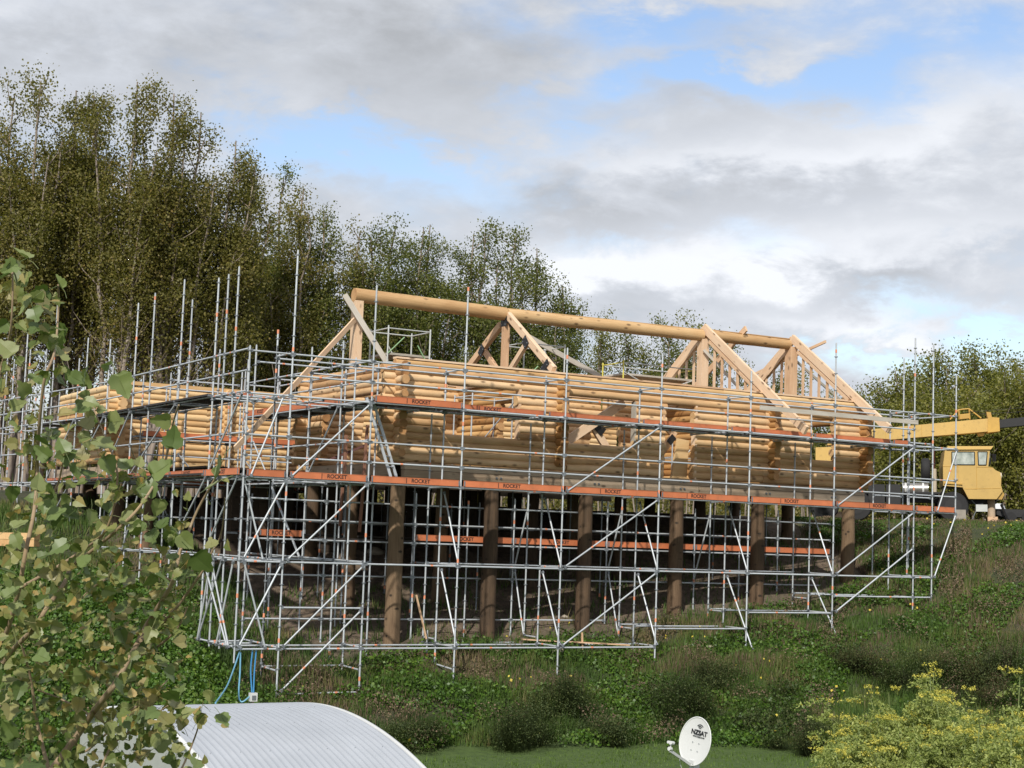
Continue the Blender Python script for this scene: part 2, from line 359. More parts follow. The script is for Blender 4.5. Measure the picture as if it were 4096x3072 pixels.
def build_ground():
    xs = np.concatenate([np.linspace(-900, -40, 12), np.arange(-30, 5, 1.5), np.arange(5, 56, .33), np.linspace(57, 90, 14), np.linspace(110, 1200, 12)])
    ys = np.concatenate([np.linspace(-900, -60, 10), np.arange(-50, -12, 2.), np.arange(-12, 26, .33), np.linspace(27, 60, 14), np.linspace(75, 1200, 12)])
    XX, YY = np.meshgrid(xs, ys); ZZ = gz(XX, YY); ZZ = np.where(YY < -40, -5.05, ZZ)
    V = np.stack([XX, YY, ZZ], -1).reshape(-1, 3); nx, ny = len(xs), len(ys)
    i = (np.arange(ny - 1)[:, None] * nx + np.arange(nx - 1)[None]).ravel(); F = np.stack([i, i + 1, i + nx + 1, i + nx], 1)
    me = np_mesh('ground', V, F, M_GROUND, 4)
    bare = np.clip((YY - 1.0) / 2, 0, 1) * np.clip((XX - 13) / 3, 0, 1) * np.clip((36.5 - XX) / 2, 0, 1)
    at = me.attributes.new('bare', 'FLOAT', 'POINT'); at.data.foreach_set('value', bare.ravel().astype(np.float32))
    at = me.attributes.new('lawn', 'FLOAT', 'POINT'); at.data.foreach_set('value', np.clip((-4.65 - ZZ) / .3, 0, 1).ravel().astype(np.float32))
    me.polygons.foreach_set('use_smooth', [True] * len(F))
    o = bpy.data.objects.new('ground', me); C.objects.link(o); tagit(o, 'sloping grass bank falling from the building terrace to a lawn', kind='structure')
build_ground()
def build_hill():
    """low dark hill far behind, seen between the two tree groups"""
    V = []; F = []; n = 60
    for i in range(n):
        t = i / (n - 1); p = B(1500 + t * 3400, 1560, d=230)
        h = 19 + 2.5 * math.sin(t * 9) + 1.3 * math.sin(t * 23)
        q = p + (p - CAMP) / np.linalg.norm(p - CAMP) * 90
        f = CAMP + (p - CAMP) * .8
        V += [(f[0], f[1], .6), (p[0], p[1], h), (q[0], q[1], .6)]
    for i in range(n - 1): a = i * 3; F += [(a, a + 3, a + 4, a + 1), (a + 1, a + 4, a + 5, a + 2)]
    me = np_mesh('hill', np.array(V), np.array(F), plain('far hill scrub', (.045, .055, .03), .95, 0, .4, .15), 4)
    o = bpy.data.objects.new('hill', me); C.objects.link(o); tagit(o, 'low dark scrubby hill far behind the house', kind='structure')
build_hill()

# ------------------------------------------------------------------ log house
def log_mesh(L, r, mats, seed, n=10, flat=False):
    """peeled log along +X, slightly wavy, with end caps"""
    rg = random.Random(seed); tp = rg.uniform(-.12, .12); b = MB(); k = max(2, int(L / .6)) + 1
    pts = [Vector((L * i / (k - 1), rg.uniform(-.006, .006), rg.uniform(-.006, .006))) for i in range(k)]
    b.tube(pts, [r * (1 + tp * (i / (k - 1) - .5)) * rg.uniform(.965, 1.035) for i in range(k)], n, 0, True, 1)
    return b.mesh('log', mats)
PITCH = .195; R_LOG = .120; ZB = 1.86
def course(k, half=0): return ZB + R_LOG + PITCH * (k + half)
house = thing('log_house', (18.1, 2.15, 1.45), 'log house under construction on tall round poles, ringed by scaffolding, open ridge beam on top', 'house')
_seed = [0]
def log(p0, p1, root=house, r=R_LOG, mats=(M_LOG, M_LOGEND), name='log'):
    _seed[0] += 1; L = (Vector(p1) - Vector(p0)).length
    return place(name, log_mesh(L, r * random.uniform(.96, 1.05), mats, _seed[0]), root, p0, p1)
NC = 13; YF, YR, XL, XR = 2.15, 8.10, 18.08, 34.40
CROSS = [XL, 23.12, 30.74, XR]
def segs(x0, x1, holes, zc):
    s = [(x0, x1)]
    for a, b, z0, z1 in holes:
        if z0 < zc < z1:
            n = []
            for u, v in s:
                if a > u and b < v: n += [(u, a), (b, v)]
                elif a <= u < b < v: n += [(b, v)]
                elif u < a < v <= b: n += [(u, a)]
                elif a <= u and b >= v: pass
                else: n += [(u, v)]
            s = n
    return s
def wiggle(): return random.uniform(-.055, .055)
for k in range(NC):
    z = course(k)
    for a, b in segs(XL - .42, XR + .30, [(19.5, 21.78, 2.62, 4.06), (23.36, 25.7, 2.62, 4.06), (26.78, 27.85, 1.8, 4.08), (32.35, 33.25, 2.66, 3.98)], z):
        if b - a < .2: continue
        # long rows are jointed over a cross wall
        cuts = [c for c in CROSS[1:3] if a + .6 < c < b - .6]
        e = [a] + [c + random.choice((-.25, .28)) for c in cuts] + [b]
        for u, v in zip(e[:-1], e[1:]): log((u + wiggle(), YF, z), (v + wiggle(), YF, z))
    for a, b in segs(XL - .42, XR + .3, [(19.8, 22.0, 2.6, 4.06), (24.5, 26.5, 1.8, 4.06), (31.6, 33.4, 2.6, 3.98), (28.0, 29.2, 2.6, 4.06)], z):
        if b - a > .2: log((a + wiggle(), YR, z), (b + wiggle(), YR, z))
for ci, cx in enumerate(CROSS):
    for k in range(NC):
        z = course(k, .5) if k < NC - 1 else course(k, .42)
        hole = {0: [(3.02, 6.85, 1.7, 3.72)], 1: [(4.2, 5.4, 1.7, 3.9)], 2: [(4.4, 5.6, 1.7, 3.9)], 3: [(3.1, 4.9, 2.6, 3.95)]}[ci]
        out = .46 if ci in (0, 3) else .42
        for a, b in segs(YF - out, YR + .35, hole, z): log((cx, a + wiggle(), z), (cx, b + wiggle(), z), mats=(M_LOGX, M_LOGXE) if ci else (M_LOG, M_LOGXE))
# top plates on the walls
def beam(p0, p1, w, h, mat=M_SAWN, root=house, name='beam', label=None, up=(0, 0, 1)):
    L = (Vector(p1) - Vector(p0)).length; b = MB(); b.box((L / 2, 0, 0), (L, w, h)); return place(name, b.mesh(name, mat), root, p0, p1, label, up)
zt = course(NC - 1) + R_LOG
for y in (YF, YR):
    e = [XL - .1, 23.4, 28.9, XR + .15]
    for a, b in zip(e[:-1], e[1:]):
        log((a, y, zt + .07), (b, y, zt + .07), r=.10, mats=(M_LOG2, M_LOGEND), name='wall_plate')
        beam((a + .01, y + .02, zt + .185), (b - .01, y + .02, zt + .185), .24, .05, M_SAWN, name='wall_plate')
# weathered bearers under the front wall
for x0, x1 in ((XL + .25, 23.2), (23.215, 28.0), (28.015, 32.4), (32.415, XR + .1)):
    beam((x0, YF - .03, 1.76), (x1, YF - .03, 1.76), .22, .185, M_GREYW, name='bearer')
    beam((x0, YF - .045, 1.555), (x1, YF - .045, 1.555), .20, .20, M_GREYW, name='bearer')
    beam((x0, YR, 1.65), (x1, YR, 1.65), .2, .38, M_GREYW, name='bearer')
for y0, y1 in ((YF + .4, 5.0), (5.02, YR)): beam((XL + .12, y0, 1.66), (XL + .12, y1, 1.66), .2, .36, M_GREYW, name='bearer')
# bolted joint plates on the bearers
for x in (21.2, 24.4, 27.4, 30.6, 33.2):
    for dz in (-.1, .1):
        for dx in (-.07, .07):
            b = MB(); b.box((x + dx, YF - .165, 1.66 + dz), (.05, .03, .05)); b.box((x + dx, YF - .185, 1.66 + dz), (.02, .03, .02)); b.obj('bolt_plate', M_STEELD, house)
# floor
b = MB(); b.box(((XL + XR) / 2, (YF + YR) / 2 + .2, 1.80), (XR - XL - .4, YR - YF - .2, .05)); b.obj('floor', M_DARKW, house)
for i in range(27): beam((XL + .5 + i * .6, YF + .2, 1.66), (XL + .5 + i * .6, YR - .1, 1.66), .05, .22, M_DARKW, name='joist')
# poles
def pole_mesh(h, r, seed):
    rg = random.Random(seed); b = MB(); n = 8
    b.tube([(rg.uniform(-.01, .01), rg.uniform(-.01, .01), h * i / n) for i in range(n + 1)], [r * (1.1 - .12 * i / n) * rg.uniform(.98, 1.02) for i in range(n + 1)], 14, 0, True, 0); return b.mesh('pole', M_POLE)
for i, x in enumerate((18.28, 21.15, 24.22, 27.4, 30.44, 34.05)):
    g = float(gz(x, 2.2)) - .4; place('pole', pole_mesh(1.4 - g, .205, i), house, (x, 2.25, g))
    for y in (5.2, 8.0):
        g = float(gz(x, y)) - .4
        if g < 1.1: place('pole', pole_mesh(1.5 - g, .19, i + 20 + int(y)), house, (x, y, g))
# boards added to darken the back of the open underfloor, with gaps
lining = thing('shade_board_wall', (16.2, 9.6, -.9), 'dark upright boards added to darken the back of the open space under the house floor', 'board wall')
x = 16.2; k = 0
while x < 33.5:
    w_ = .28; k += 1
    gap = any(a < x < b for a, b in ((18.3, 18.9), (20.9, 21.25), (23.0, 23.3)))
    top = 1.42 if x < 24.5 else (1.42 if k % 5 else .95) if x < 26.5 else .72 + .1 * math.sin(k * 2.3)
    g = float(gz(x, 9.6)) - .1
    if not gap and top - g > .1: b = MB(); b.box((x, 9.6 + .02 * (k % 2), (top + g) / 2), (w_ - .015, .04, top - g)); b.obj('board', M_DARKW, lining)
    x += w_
# door and window lining posts
for x, z0, z1 in ((27.90, 1.86, 4.08), (26.72, 1.86, 4.0), (21.83, 2.66, 4.06), (23.40, 2.7, 3.9)):
    beam((x, YF, z0), (x, YF, z1), .075, .20, M_SAWN, name='lining_post', up=(0, 1, 0))
beam((25.72, YF, 2.6), (25.72, YF, 4.0), .06, .2, M_PLANKW, name='lining_post', up=(0, 1, 0))
# ridge beam of jointed logs
YM = 5.12
rid = [(18.02, 6.66), (22.99, 6.61), (23.03, 6.60), (30.30, 6.66), (30.42, 6.69), (33.9, 6.70)]
for (x0, z0), (x1, z1), r in ((rid[0], rid[1], .20), (rid[2], rid[3], .195), (rid[4], rid[5], .185)):
    log((x0, YM, z0), (x1, YM, z1), r=r, mats=(M_RIDGE, M_LOGEND), name='ridge_log')
    beam((x0 + .02, YM - .02, z0 + .175), (x1 - .02, YM - .02, z1 + .175), .14, .03, M_RIDGE, name='ridge_cap')
# king posts
for x, z0, z1, w in ((18.15, 4.35, 6.50, .26), (30.36, 4.5, 6.55, .27), (34.02, 4.5, 6.62, .30)):
    beam((x, YM, z0), (x, YM, z1), w, w, M_SAWN, name='king_post', up=(0, 1, 0))
# gable frames with rafters and studs
def rafter(x, ya, za, yb, zb, w=.10, h=.24, mat=M_SAWN, name='rafter'): return beam((x, ya, za), (x, yb, zb), w, h, mat, name=name)
sl = (6.95 - 3.55) / 5.1
for x, yf in ((30.42, .05), (34.08, .45)):
    rafter(x - .02, YM + .02, 6.93, yf, 6.93 - (YM - yf) * .70 , h=.26)
    rafter(x + .09, YM + .1, 6.90, YR + .25, 6.90 - (YR + .15 - YM) * .70, h=.26)
    rafter(x - .01, YM - .3, 6.44, YF + .15, 6.44 - (YM - .45 - YF) * .70, h=.10, w=.12, name='rafter_plate')
    rafter(x - .01, YM + .3, 6.44, YR - .2, 6.44 - (YR - .5 - YM) * .70, h=.10, w=.12, name='rafter_plate')
    beam((x, YF + .1, zt + .25), (x, YR - .1, zt + .25), .12, .08, M_SAWN, name='sill_plate')
    for s in (-1, 1):
        for j in range(1, 7):
            y = YM + s * (.15 + j * .40); zt2 = 6.44 - (abs(y - YM) - .3) * .70
            if zt2 - zt > .35: beam((x, y, zt + .29), (x, y, zt2 - .05), .09, .045, M_SAWN, name='stud', up=(1, 0, 0))
rafter(31.9, YM - .25, 7.02, YM + 2.6, 5.2, h=.2, w=.06)          # loose rafter crossing above the ridge
# middle truss with steel brackets
xt = 23.02
rafter(xt, YM - .05, 6.62, YF + .12, 4.72, .14, .20); rafter(xt, YM + .30, 6.32, YR - .1, 4.80, .14, .20)
beam((xt, YM, 4.62), (xt, YM, 6.34), .18, .17, M_SAWN, name='king_post', up=(0, 1, 0))
for s in (-1, 1): beam((xt, YM + s * .16, 4.74), (xt, YM + s * 1.28, 5.62), .12, .15, M_SAWN, name='strut')
beam((xt, YF, 4.58), (xt, YR, 4.58), .16, .16, M_SAWN, name='tie_beam')
for y, z, w, h, rot in ((YM - .02, 6.38, .34, .30, 0), (YM + 1.33, 5.62, .26, .34, 40), (YM - 1.33, 5.64, .26, .34, -40), (YM + .15, 4.75, .16, .14, 0), (YM - .17, 4.75, .16, .14, 0), (YF + .48, 4.86, .42, .20, -35)):
    b = MB(); R = Matrix.Rotation(math.radians(rot), 3, 'X')
    for xx in (xt - .085, xt + .085):
        b.box((xx, y, z), (.014, w, h), 0, R)
        for dy, dz in ((-.3, -.3), (.3, .3), (-.3, .3), (.3, -.3)): b.box(Vector((xx - .012, y, z)) + R @ Vector((0, dy * w, dz * h)), (.02, .03, .03), 1)
    b.obj('steel_bracket', [M_BLACK, M_STEELD], house)

# timbers standing inside the openings of the front wall
t = thing('roof_truss', (23.5, 2.9, 2.7), 'unfitted timber roof truss with black plates standing inside the large front window opening', 'truss')
tb = 2.75
for p0, p1, w in (((23.35, tb, 2.45), (25.75, tb, 4.02), .26), ((24.75, tb + .16, 3.35), (25.55, tb + .16, 2.35), .22)):
    beam(p0, p1, .10, w, M_SAWN, t, name='chord')
beam((27.7, 2.80, 2.2), (26.75, 2.80, 3.95), .08, .20, M_SAWN, t, name='chord') if False else None
b = MB(); b.box((25.0, tb + .08, 3.2), (.34, .03, .26), 0, Matrix.Rotation(math.radians(40), 3, 'Y')); b.obj('steel_plate', M_BLACK, t)
t = thing('door_prop', (27.3, 2.6, 1.9), 'broad upright slab of timber leaning in the doorway of the front wall', 'timber')
b = MB(); b.prism([(27.32, 1.88), (27.86, 1.88), (27.92, 3.02), (27.52, 3.06)], 2.42, 2.52); b.obj('slab', M_LOG2, t)
t = thing('rafter_pair', (27.0, 2.6, 2.3), 'crossed sawn timbers with a black plate behind the doorway top', 'timber')
beam((26.85, 2.62, 2.35), (27.5, 2.62, 3.15), .07, .2, M_SAWN, t, name='chord'); beam((26.80, 2.7, 3.75), (27.6, 2.7, 3.15), .07, .2, M_SAWN, t, name='chord')
b = MB(); b.box((27.38, 2.57, 3.02), (.28, .02, .2), 0, Matrix.Rotation(math.radians(-50), 3, 'Y')); b.obj('steel_plate', M_BLACK, t)

# ------------------------------------------------------------------ rear wing
wing = thing('log_house', (14.14, 14.35, 1.4), 'pale log wing behind and left of the main log house, roofless, behind leaves and scaffolding', 'house')
WY, WX0, WX1, WYR = 14.35, 14.14, 33.0, 21.6
for k in range(13):
    z = course(k) - .06
    for a, b_ in segs(WX0 - .4, 33.2, [(15.0, 15.5, 1.8, 3.4), (17.0, 17.5, 2.6, 3.7), (19.9, 21.5, 1.8, 3.9), (24, 26, 2.6, 4.0)], z):
        m = [a] + ([17.9 + random.uniform(-.6, .6)] if a < 16 and b_ > 20 else []) + ([22.] if b_ > 25 and a < 21.9 else []) + [b_]
        for u, v in zip(m[:-1], m[1:]):
            if v - u > .2: log((u, WY, z), (v, WY, z), wing, mats=(M_LOG2, M_LOGEND))
    for a, b_ in segs(WY - .35, WYR + .3, [(17.0, 19.2, 2.6, 3.9)], z + .1): log((WX0, a, z + .1), (WX0, b_, z + .1), wing, mats=(M_LOG2, M_LOGEND))
    if k % 1 == 0:
        for cx in (17.7, 20.6): log((cx, WY - .33, z + .1), (cx, WY + 2.5, z + .1), wing, mats=(M_LOG2, M_LOGEND))
for a, b_ in ((WX0 - .1, 19.5), (19.52, 33.0)):
    beam((a, WY - .02, zt + .02), (b_, WY - .02, zt + .02), .26, .12, M_LOG2, wing, name='wall_plate')
for a, b_ in ((WX0 + .1, 18.0), (18.02, 23.9), (23.92, 33)):
    beam((a, WY - .04, 1.71), (b_, WY - .04, 1.71), .22, .17, M_GREYW, wing, name='bearer'); beam((a, WY - .05, 1.52), (b_, WY - .05, 1.52), .22, .19, M_GREYW, wing, name='bearer')
beam((WX0, WY, 1.6), (WX0, WYR, 1.6), .22, .36, M_GREYW, wing, name='bearer')
b = MB(); b.box((23.5, 18, 1.7), (18.4, 7.0, .06)); b.obj('floor', M_DARKW, wing)
b = MB(); b.box((24.5, 11.2, 1.68), (19, 5.8, .06)); b.obj('added_shade_floor', M_DARKW, wing)  # floor added between the two blocks to keep the underside dark
for i, x in enumerate((14.3, 17.2, 20.2, 23.2, 26.2)):
    for y in (14.5, 11.4, 18):
        g = float(gz(x, y)) - .4
        if g < 1.0: place('pole', pole_mesh(1.42 - g, .2, i * 3 + int(y)), wing, (x, y, g))

# ------------------------------------------------------------------ scaffolding
ZR, ZU, ZD, ZL, ZBB = 4.2, 3.18, 1.18, -.82, -2.88
SX = dict(Y=13.12, Z=14.22, A=16.37, B=18.97, C=22.05, D=25.16, E=28.29, F=31.46, G=34.65, H=35.42, I=36.40)
TR = .0236
_mc = {}
def std_mesh(L, off):
    key = ('s', round(L, 1), round(off, 1))
    if key not in _mc:
        L = round(L, 1); off = round(off, 1); b = MB(); b.tube([(0, 0, 0), (0, 0, L)], TR, 7, 0); z = off
        i = int(L * 7) % 4
        while z < L:
            b.tube([(0, 0, z - .012), (0, 0, z + .012)], .052, 6, 2, True)
            if i % 7 == 2: b.tube([(0, 0, z + .12), (0, 0, z + .22)], .029, 7, 1, True)
            z += .5; i += 1
        b.tube([(0, 0, L - .18), (0, 0, L + .02)], .018, 6, 0)
        _mc[key] = b.mesh('standard', [M_STEEL, M_ORANGE, M_STEELD])
    return _mc[key]
def bar_mesh(L, kind):
    v = random.choice((0, 0, 1, 2)); key = (kind, round(L, 2), v)
    if key not in _mc:
        b = MB(); b.tube([(0, 0, 0), (L, 0, 0)], TR, 7, 0)
        for e, sg in ((0, 1), (L, -1)): b.box((e + sg * .035, 0, 0), (.07, .05, .075), 2)
        if v: x = L * (.2, .33, .7)[v]; b.tube([(x, 0, 0), (x + .07, 0, 0)], .027, 7, 1)
        _mc[key] = b.mesh(kind, [M_STEEL, M_ORANGE, M_STEELD])
    return _mc[key]
def standard(root, x, y, z0, z1):
    ph = (z0 - ZD) % .5; off = (.5 - ph) % .5
    return place('standard', std_mesh(z1 - z0, off), root, (x, y, z0))
def bar(root, p0, p1, kind='ledger'): return place(kind, bar_mesh((Vector(p1) - Vector(p0)).length, kind), root, p0, p1)
def brace(root, p0, p1, dy=-.055):
    p0 = (p0[0], p0[1] + dy, p0[2]); p1 = (p1[0], p1[1] + dy, p1[2]); return bar(root, p0, p1, 'diagonal_brace')
def plank_mesh(L, w=.225):
    key = ('p', round(L, 2), w)
    if key not in _mc:
        b = MB(); b.box((L / 2, 0, .025), (L - .02, w - .012, .05), 0)
        for e in (.02, L - .02): b.box((e, 0, .01), (.035, w - .02, .05), 1)
        for i in range(1, int(L / .4)): b.box((i * .4, 0, -.004), (.03, w - .03, .02), 0)
        _mc[key] = b.mesh('deck_plank', [M_DECK, M_STEELD])
    return _mc[key]
def toe_mesh(L):
    key = ('t', round(L, 2))
    if key not in _mc:
        b = MB(); b.box((L / 2, 0, .085), (L - .09, .03, .155), 0)
        for e in (.06, L - .06): b.box((e, -.02, .085), (.03, .02, .13), 1)
        b.box((L * .5, -.017, .16), (L - .12, .006, .012), 0)
        _mc[key] = b.mesh('toe_board', [M_TOE, M_STEELD])
    return _mc[key]
ROCK = text_mesh('ROCKET', .135, M_INK, 'lettering', bold=.0035)
def toe(root, p0, p1, at=None):
    p0 = Vector(p0); p1 = Vector(p1); o = place('toe_board', toe_mesh((p1 - p0).length), root, p0, p1)
    if at is not None:
        L = (p1 - p0).length
        t = bpy.data.objects.new('lettering', ROCK); C.objects.link(t); t.parent = o
        t.location = (L * at, -.0165, .085); t.rotation_euler = (math.radians(90), 0, 0)
        b = MB(); b.box((L * at - .40, -.0165, .085), (.018, .003, .13)); s_ = b.obj('printed_bar', M_INK, o, world=False)
    return o
def deck(root, x0, x1, y0, y1, z, along='x'):
    if along == 'x':
        n = max(1, round((y1 - y0) / .24)); w = (y1 - y0) / n
        for i in range(n): place('deck_plank', plank_mesh(x1 - x0, round(w, 3)), root, (x0, y0 + w * (i + .5), z), (x1, y0 + w * (i + .5), z))
    else:
        n = max(1, round((x1 - x0) / .24)); w = (x1 - x0) / n
        for i in range(n): place('deck_plank', plank_mesh(y1 - y0, round(w, 3)), root, (x0 + w * (i + .5), y0, z), (x0 + w * (i + .5), y1, z))

front = thing('scaffold', (13.12, 0, -3.2), 'long galvanised tube scaffold along the house front with two orange edged walkways', 'scaffold')
tops = dict(Y=4.35, Z=6.7, A=6.16, B=6.37, C=5.0, D=5.15, E=4.95, F=6.0, G=6.53, H=6.42, I=5.55)
bots = dict(Y=-3.2, Z=-4.15, A=-3.98, B=-3.85, C=-3.65, D=-3.42, E=-2.95, F=-2.55, G=-1.9, H=-1.62, I=1.0)
for k, x in SX.items():
    standard(front, x, 0, bots[k], tops[k])
    if k in 'YI': continue
    g = float(gz(x, 1.06)) - .12; standard(front, x, 1.06, min(g, 2.), dict(Z=4.9, H=4.3, G=4.3).get(k, 4.35))
    if k in 'BCDEF': standard(front, x, 1.79, float(gz(x, 1.79)) - .12, 3.1)
    if k in 'ZABCDEF': standard(front, x + .02, 2.56, float(gz(x, 2.5)) - .1, 1.02)
standard(front, 34.66, 1.79, -1.3, 4.3); standard(front, 36.4, 2.3, -.6, 6.2); standard(front, 35.9, 1.5, -.9, 4.3); standard(front, 30.0, 2.56, -2.2, 1.0); standard(front, 20.6, 2.56, -2.9, .95)
ks = list('YZABCDEFGHI')
lv_front = dict(r=(ZR, 'YZABCDEFGHI'), m=(3.68, 'ZABCDEFG'), u=(ZU, 'YZABCDEFGHI'), h=(2.19, 'YZABCDEFGHI'), g=(1.69, 'YZABCDEFGHI'), d=(ZD, 'YZABCDEFGHI'), l=(ZL, 'YZABCDEFGH'), b=(ZBB, 'YZABCD'))
for key, (z, s) in lv_front.items():
    for a, c in zip(s[:-1], s[1:]):
        bar(front, (SX[a], 0, z), (SX[c], 0, z))
        if key in 'rulb' and a not in 'YH' and c not in 'HI':
            if key == 'm' and a in 'ZA': continue
            bar(front, (SX[a], 1.06, z - (.02 if key != 'b' else 0)), (SX[c], 1.06, z - (.02 if key != 'b' else 0)))
    for a in s:
        if a in 'YI' or key in 'hg' or (key == 'm'): continue
        bar(front, (SX[a], 0, z + .03), (SX[a], 1.06, z + .03), 'transom')
# lower runs where the ground steps up
for a, c, z in (('D', 'E', -2.38), ('E', 'F', -1.92), ('F', 'G', -1.42), ('G', 'H', -1.42), ('A', 'B', -2.88)):
    bar(front, (SX[a], 0, z - (0 if a != 'A' else 0)), (SX[c], 0, z)) if a != 'A' else None
    for yy in (1.06, 1.79): bar(front, (SX[a], yy, z), (SX[c], yy, z)) if a != 'A' else None
    bar(front, (SX[c], 0, z), (SX[c], 1.06, z), 'transom') if a != 'A' else None
bar(front, (SX['Z'], 0, -1.9), (SX['A'], 0, -1.9)); bar(front, (SX['Z'], 0, -3.95), (SX['A'], 0, -3.93)); bar(front, (SX['Z'], 1.06, -3.38), (SX['A'], 1.06, -3.38))
for k in 'ZA': bar(front, (SX[k], 0, -3.4), (SX[k], 1.06, -3.38), 'transom')
standard(front, SX['B'] - .02, 1.5, -3.45, -2.6); bar(front, (SX['B'], 0, -3.42), (SX['B'], 1.06, -3.36), 'transom')
# row under the house front, with an orange walkway
for a, c in zip('ZABCDEF', 'ABCDEFG'):
    x0, x1 = SX[a], SX[c] if c != 'G' else 33.6
    for z in (.73, .22, -.29, -1.2, -2.32):
        if z < float(gz((x0 + x1) / 2, 2.5)) + .1: continue
        bar(front, (x0, 2.56, z), (x1, 2.56, z))
    if a != 'Z': deck(front, x0, x1, 2.6, 3.3, -.27)
    if a in 'BCDEF': toe(front, (x0, 2.53, -.22), (x1, 2.53, -.22), .5 if a in 'BC' else None)
toe(front, (SX['Z'] + .3, 2.53, -.22), (SX['A'] - .6, 2.53, -.22), .5)
for a in 'ABCDEF': bar(front, (SX[a], 1.8, ZL + .02), (SX[a], 2.56, ZL + .02), 'transom')
for a in 'BCDEF':
    z = max(-2.9, float(gz(SX[a], 1.8)) + .3); bar(front, (SX[a], 1.06, z), (SX[a], 1.79, z), 'transom'); bar(front, (SX[a], 1.06, 1.2), (SX[a], 1.79, 1.2), 'transom')
for a, c in zip('BCDE', 'CDEF'):
    bar(front, (SX[a], 1.79, ZL + .03), (SX[c], 1.79, ZL + .03))
    zz = dict(B=-2.88, C=-2.88, D=-2.38, E=-1.92)[a]; bar(front, (SX[a], 1.79, zz), (SX[c], 1.79, zz)) if a in 'BC' else None
# face diagonals
for p in (('A', ZD, 'Z', ZL), ('A', ZL, 'Z', ZBB), ('A', -1.9, 'Z', -3.93), ('Z', ZD, 'Y', ZL), ('Z', ZL, 'Y', ZBB), ('A', ZU, 'Z', ZD), ('D', ZD, 'C', ZL), ('D', ZL, 'C', ZBB), ('D', ZU, 'C', ZD), ('G', ZD, 'F', ZL), ('G', .1, 'F', -1.92), ('G', ZU, 'F', ZD)):
    brace(front, (SX[p[0]] - .05, 0, p[1] - .04), (SX[p[2]] + .07, 0, p[3] + .04))
brace(front, (SX['I'], 0, ZU), (SX['H'] + .15, 0, ZD)); brace(front, (SX['I'] - .02, 0, ZD), (SX['H'] + .05, 0, ZL))
brace(front, (SX['Y'] + .9, 0, ZU), (SX['Y'] + .15, 0, ZD)); brace(front, (SX['Y'] + .1, 0, ZL), (SX['Y'] + .75, 0, ZBB)); brace(front, (SX['Y'] + .1, .3, ZD), (SX['Y'] + .7, .3, ZL))
# cross diagonals through the bays
for a in 'BCDEF':
    x = SX[a] + .05; lo = {'B': ZBB, 'C': ZBB, 'D': ZBB, 'E': -3.0, 'F': -2.75}[a]
    bar(front, (x, 1.0, ZD - .1), (x, .06, ZL + .05), 'diagonal_brace'); bar(front, (x, 1.0, ZL - .1), (x, -.02 if a in 'BCD' else -.25, lo + .05), 'diagonal_brace')
for a in 'CDE': bar(front, (SX[a] + .05, 1.85, .9), (SX[a] + .05, 2.6, -1.1), 'diagonal_brace')
for a in 'CD': bar(front, (SX[a] + .05, 2.5, ZL - .1), (SX[a] + .05, 1.85, -2.8), 'diagonal_brace')
# walkways
for i, (a, c) in enumerate(zip('YZABCDEFGH', 'ZABCDEFGHI')):
    x0, x1 = SX[a] + .03, SX[c] - .03
    if a != 'Y' or True: deck(front, x0, x1, .04, 1.04, ZD + .03)
    toe(front, (x0 - .01, -.035, ZD + .02), (x1 + .01, -.035, ZD + .02), {1: .6, 2: .55, 3: .48, 4: .5, 5: .42, 6: .48, 7: .55}.get(i))
    if a in 'ABCDEFG' and i < 9:
        deck(front, x0, x1, .04 if a == 'A' else .54, 1.02, ZU + .03)
        if a != 'G': deck(front, x0, x1, 1.22, 1.70, ZU + .03)
        if a == 'A': toe(front, (x0, -.035, ZU + .02), (x1, -.035, ZU + .02), .52)
        else:
            toe(front, (x0, .98, ZU + .07), (x1, .98, ZU + .07), .45 if a == 'B' else None)
            bar(front, (x0, .28, ZU + .0), (x1, .28, ZU + .0))
for x in np.arange(15.1, 34.5, 3.1): bar(front, (x, .05, ZU - .03), (x, 1.79, ZU - .03), 'transom')
bar(front, (SX['G'] , 1.06, ZR - .02), (SX['G'] + 1.2, 1.06, ZR - .02)); bar(front, (SX['G'], 1.06, 3.1), (SX['G'] + 1.2, 1.06, 3.1)); bar(front, (36.4, 0, ZR + .02), (36.4, 2.3, ZR + .02), 'transom'); bar(front, (36.4, 0, ZU), (36.4, 2.3, ZU), 'transom'); bar(front, (36.4, 0, ZD), (36.4, 2.3, ZD), 'transom')
for z in (3.4, ZU, 1.69, 2.19, ZD): bar(front, (SX['G'], 1.79, z), (SX['G'] + 1.2, 1.79, z)); bar(front, (SX['G'] + .77, 1.06, z - .03), (36.4, 1.06, z - .03))
standard(front, 35.45, 1.06, -1.1, 4.3) if False else None

# return along the left gable
side = thing('scaffold', (16.37, 1.8, -2.9), 'scaffold return beside the left gable end of the main house with dark decked walkway', 'scaffold')
ysd = [1.9, 4.0, 6.4, 8.9]
for x in (16.37, 17.4):
    for y in ysd: standard(side, x, y, max(float(gz(x, y)) - .1, -9), 4.9 if x < 17 else 4.35)
for z in (ZR, 3.68, ZU, 2.19, ZD, ZL):
    for x in ((16.37, 17.4) if z in (ZU, ZD, ZR) else (16.37,)):
        yy = [0.05] + ysd
        for a, c in zip(yy[:-1], yy[1:]): bar(side, (x, a, z + .05), (x, c, z + .05))
for y in ysd:
    for z in (ZR, ZU, ZD, ZL): bar(side, (16.37, y, z), (17.4, y, z), 'transom')
yy = [1.1] + ysd
for a, c in zip(yy[:-1], yy[1:]):
    deck(side, 16.42, 17.55, a + .03, c - .03, ZU + .06, 'y')
    deck(side, 16.42, 17.55, a + .03, c - .03, ZD + .06, 'y')
for a, c in zip(ysd[:-1], ysd[1:]): toe(side, (17.56, c, ZU + .1), (17.56, a, ZU + .1)); toe(side, (16.36, c - .03, ZU + .07), (16.36, a + .03, ZU + .07), .5 if a == 6.4 else None)
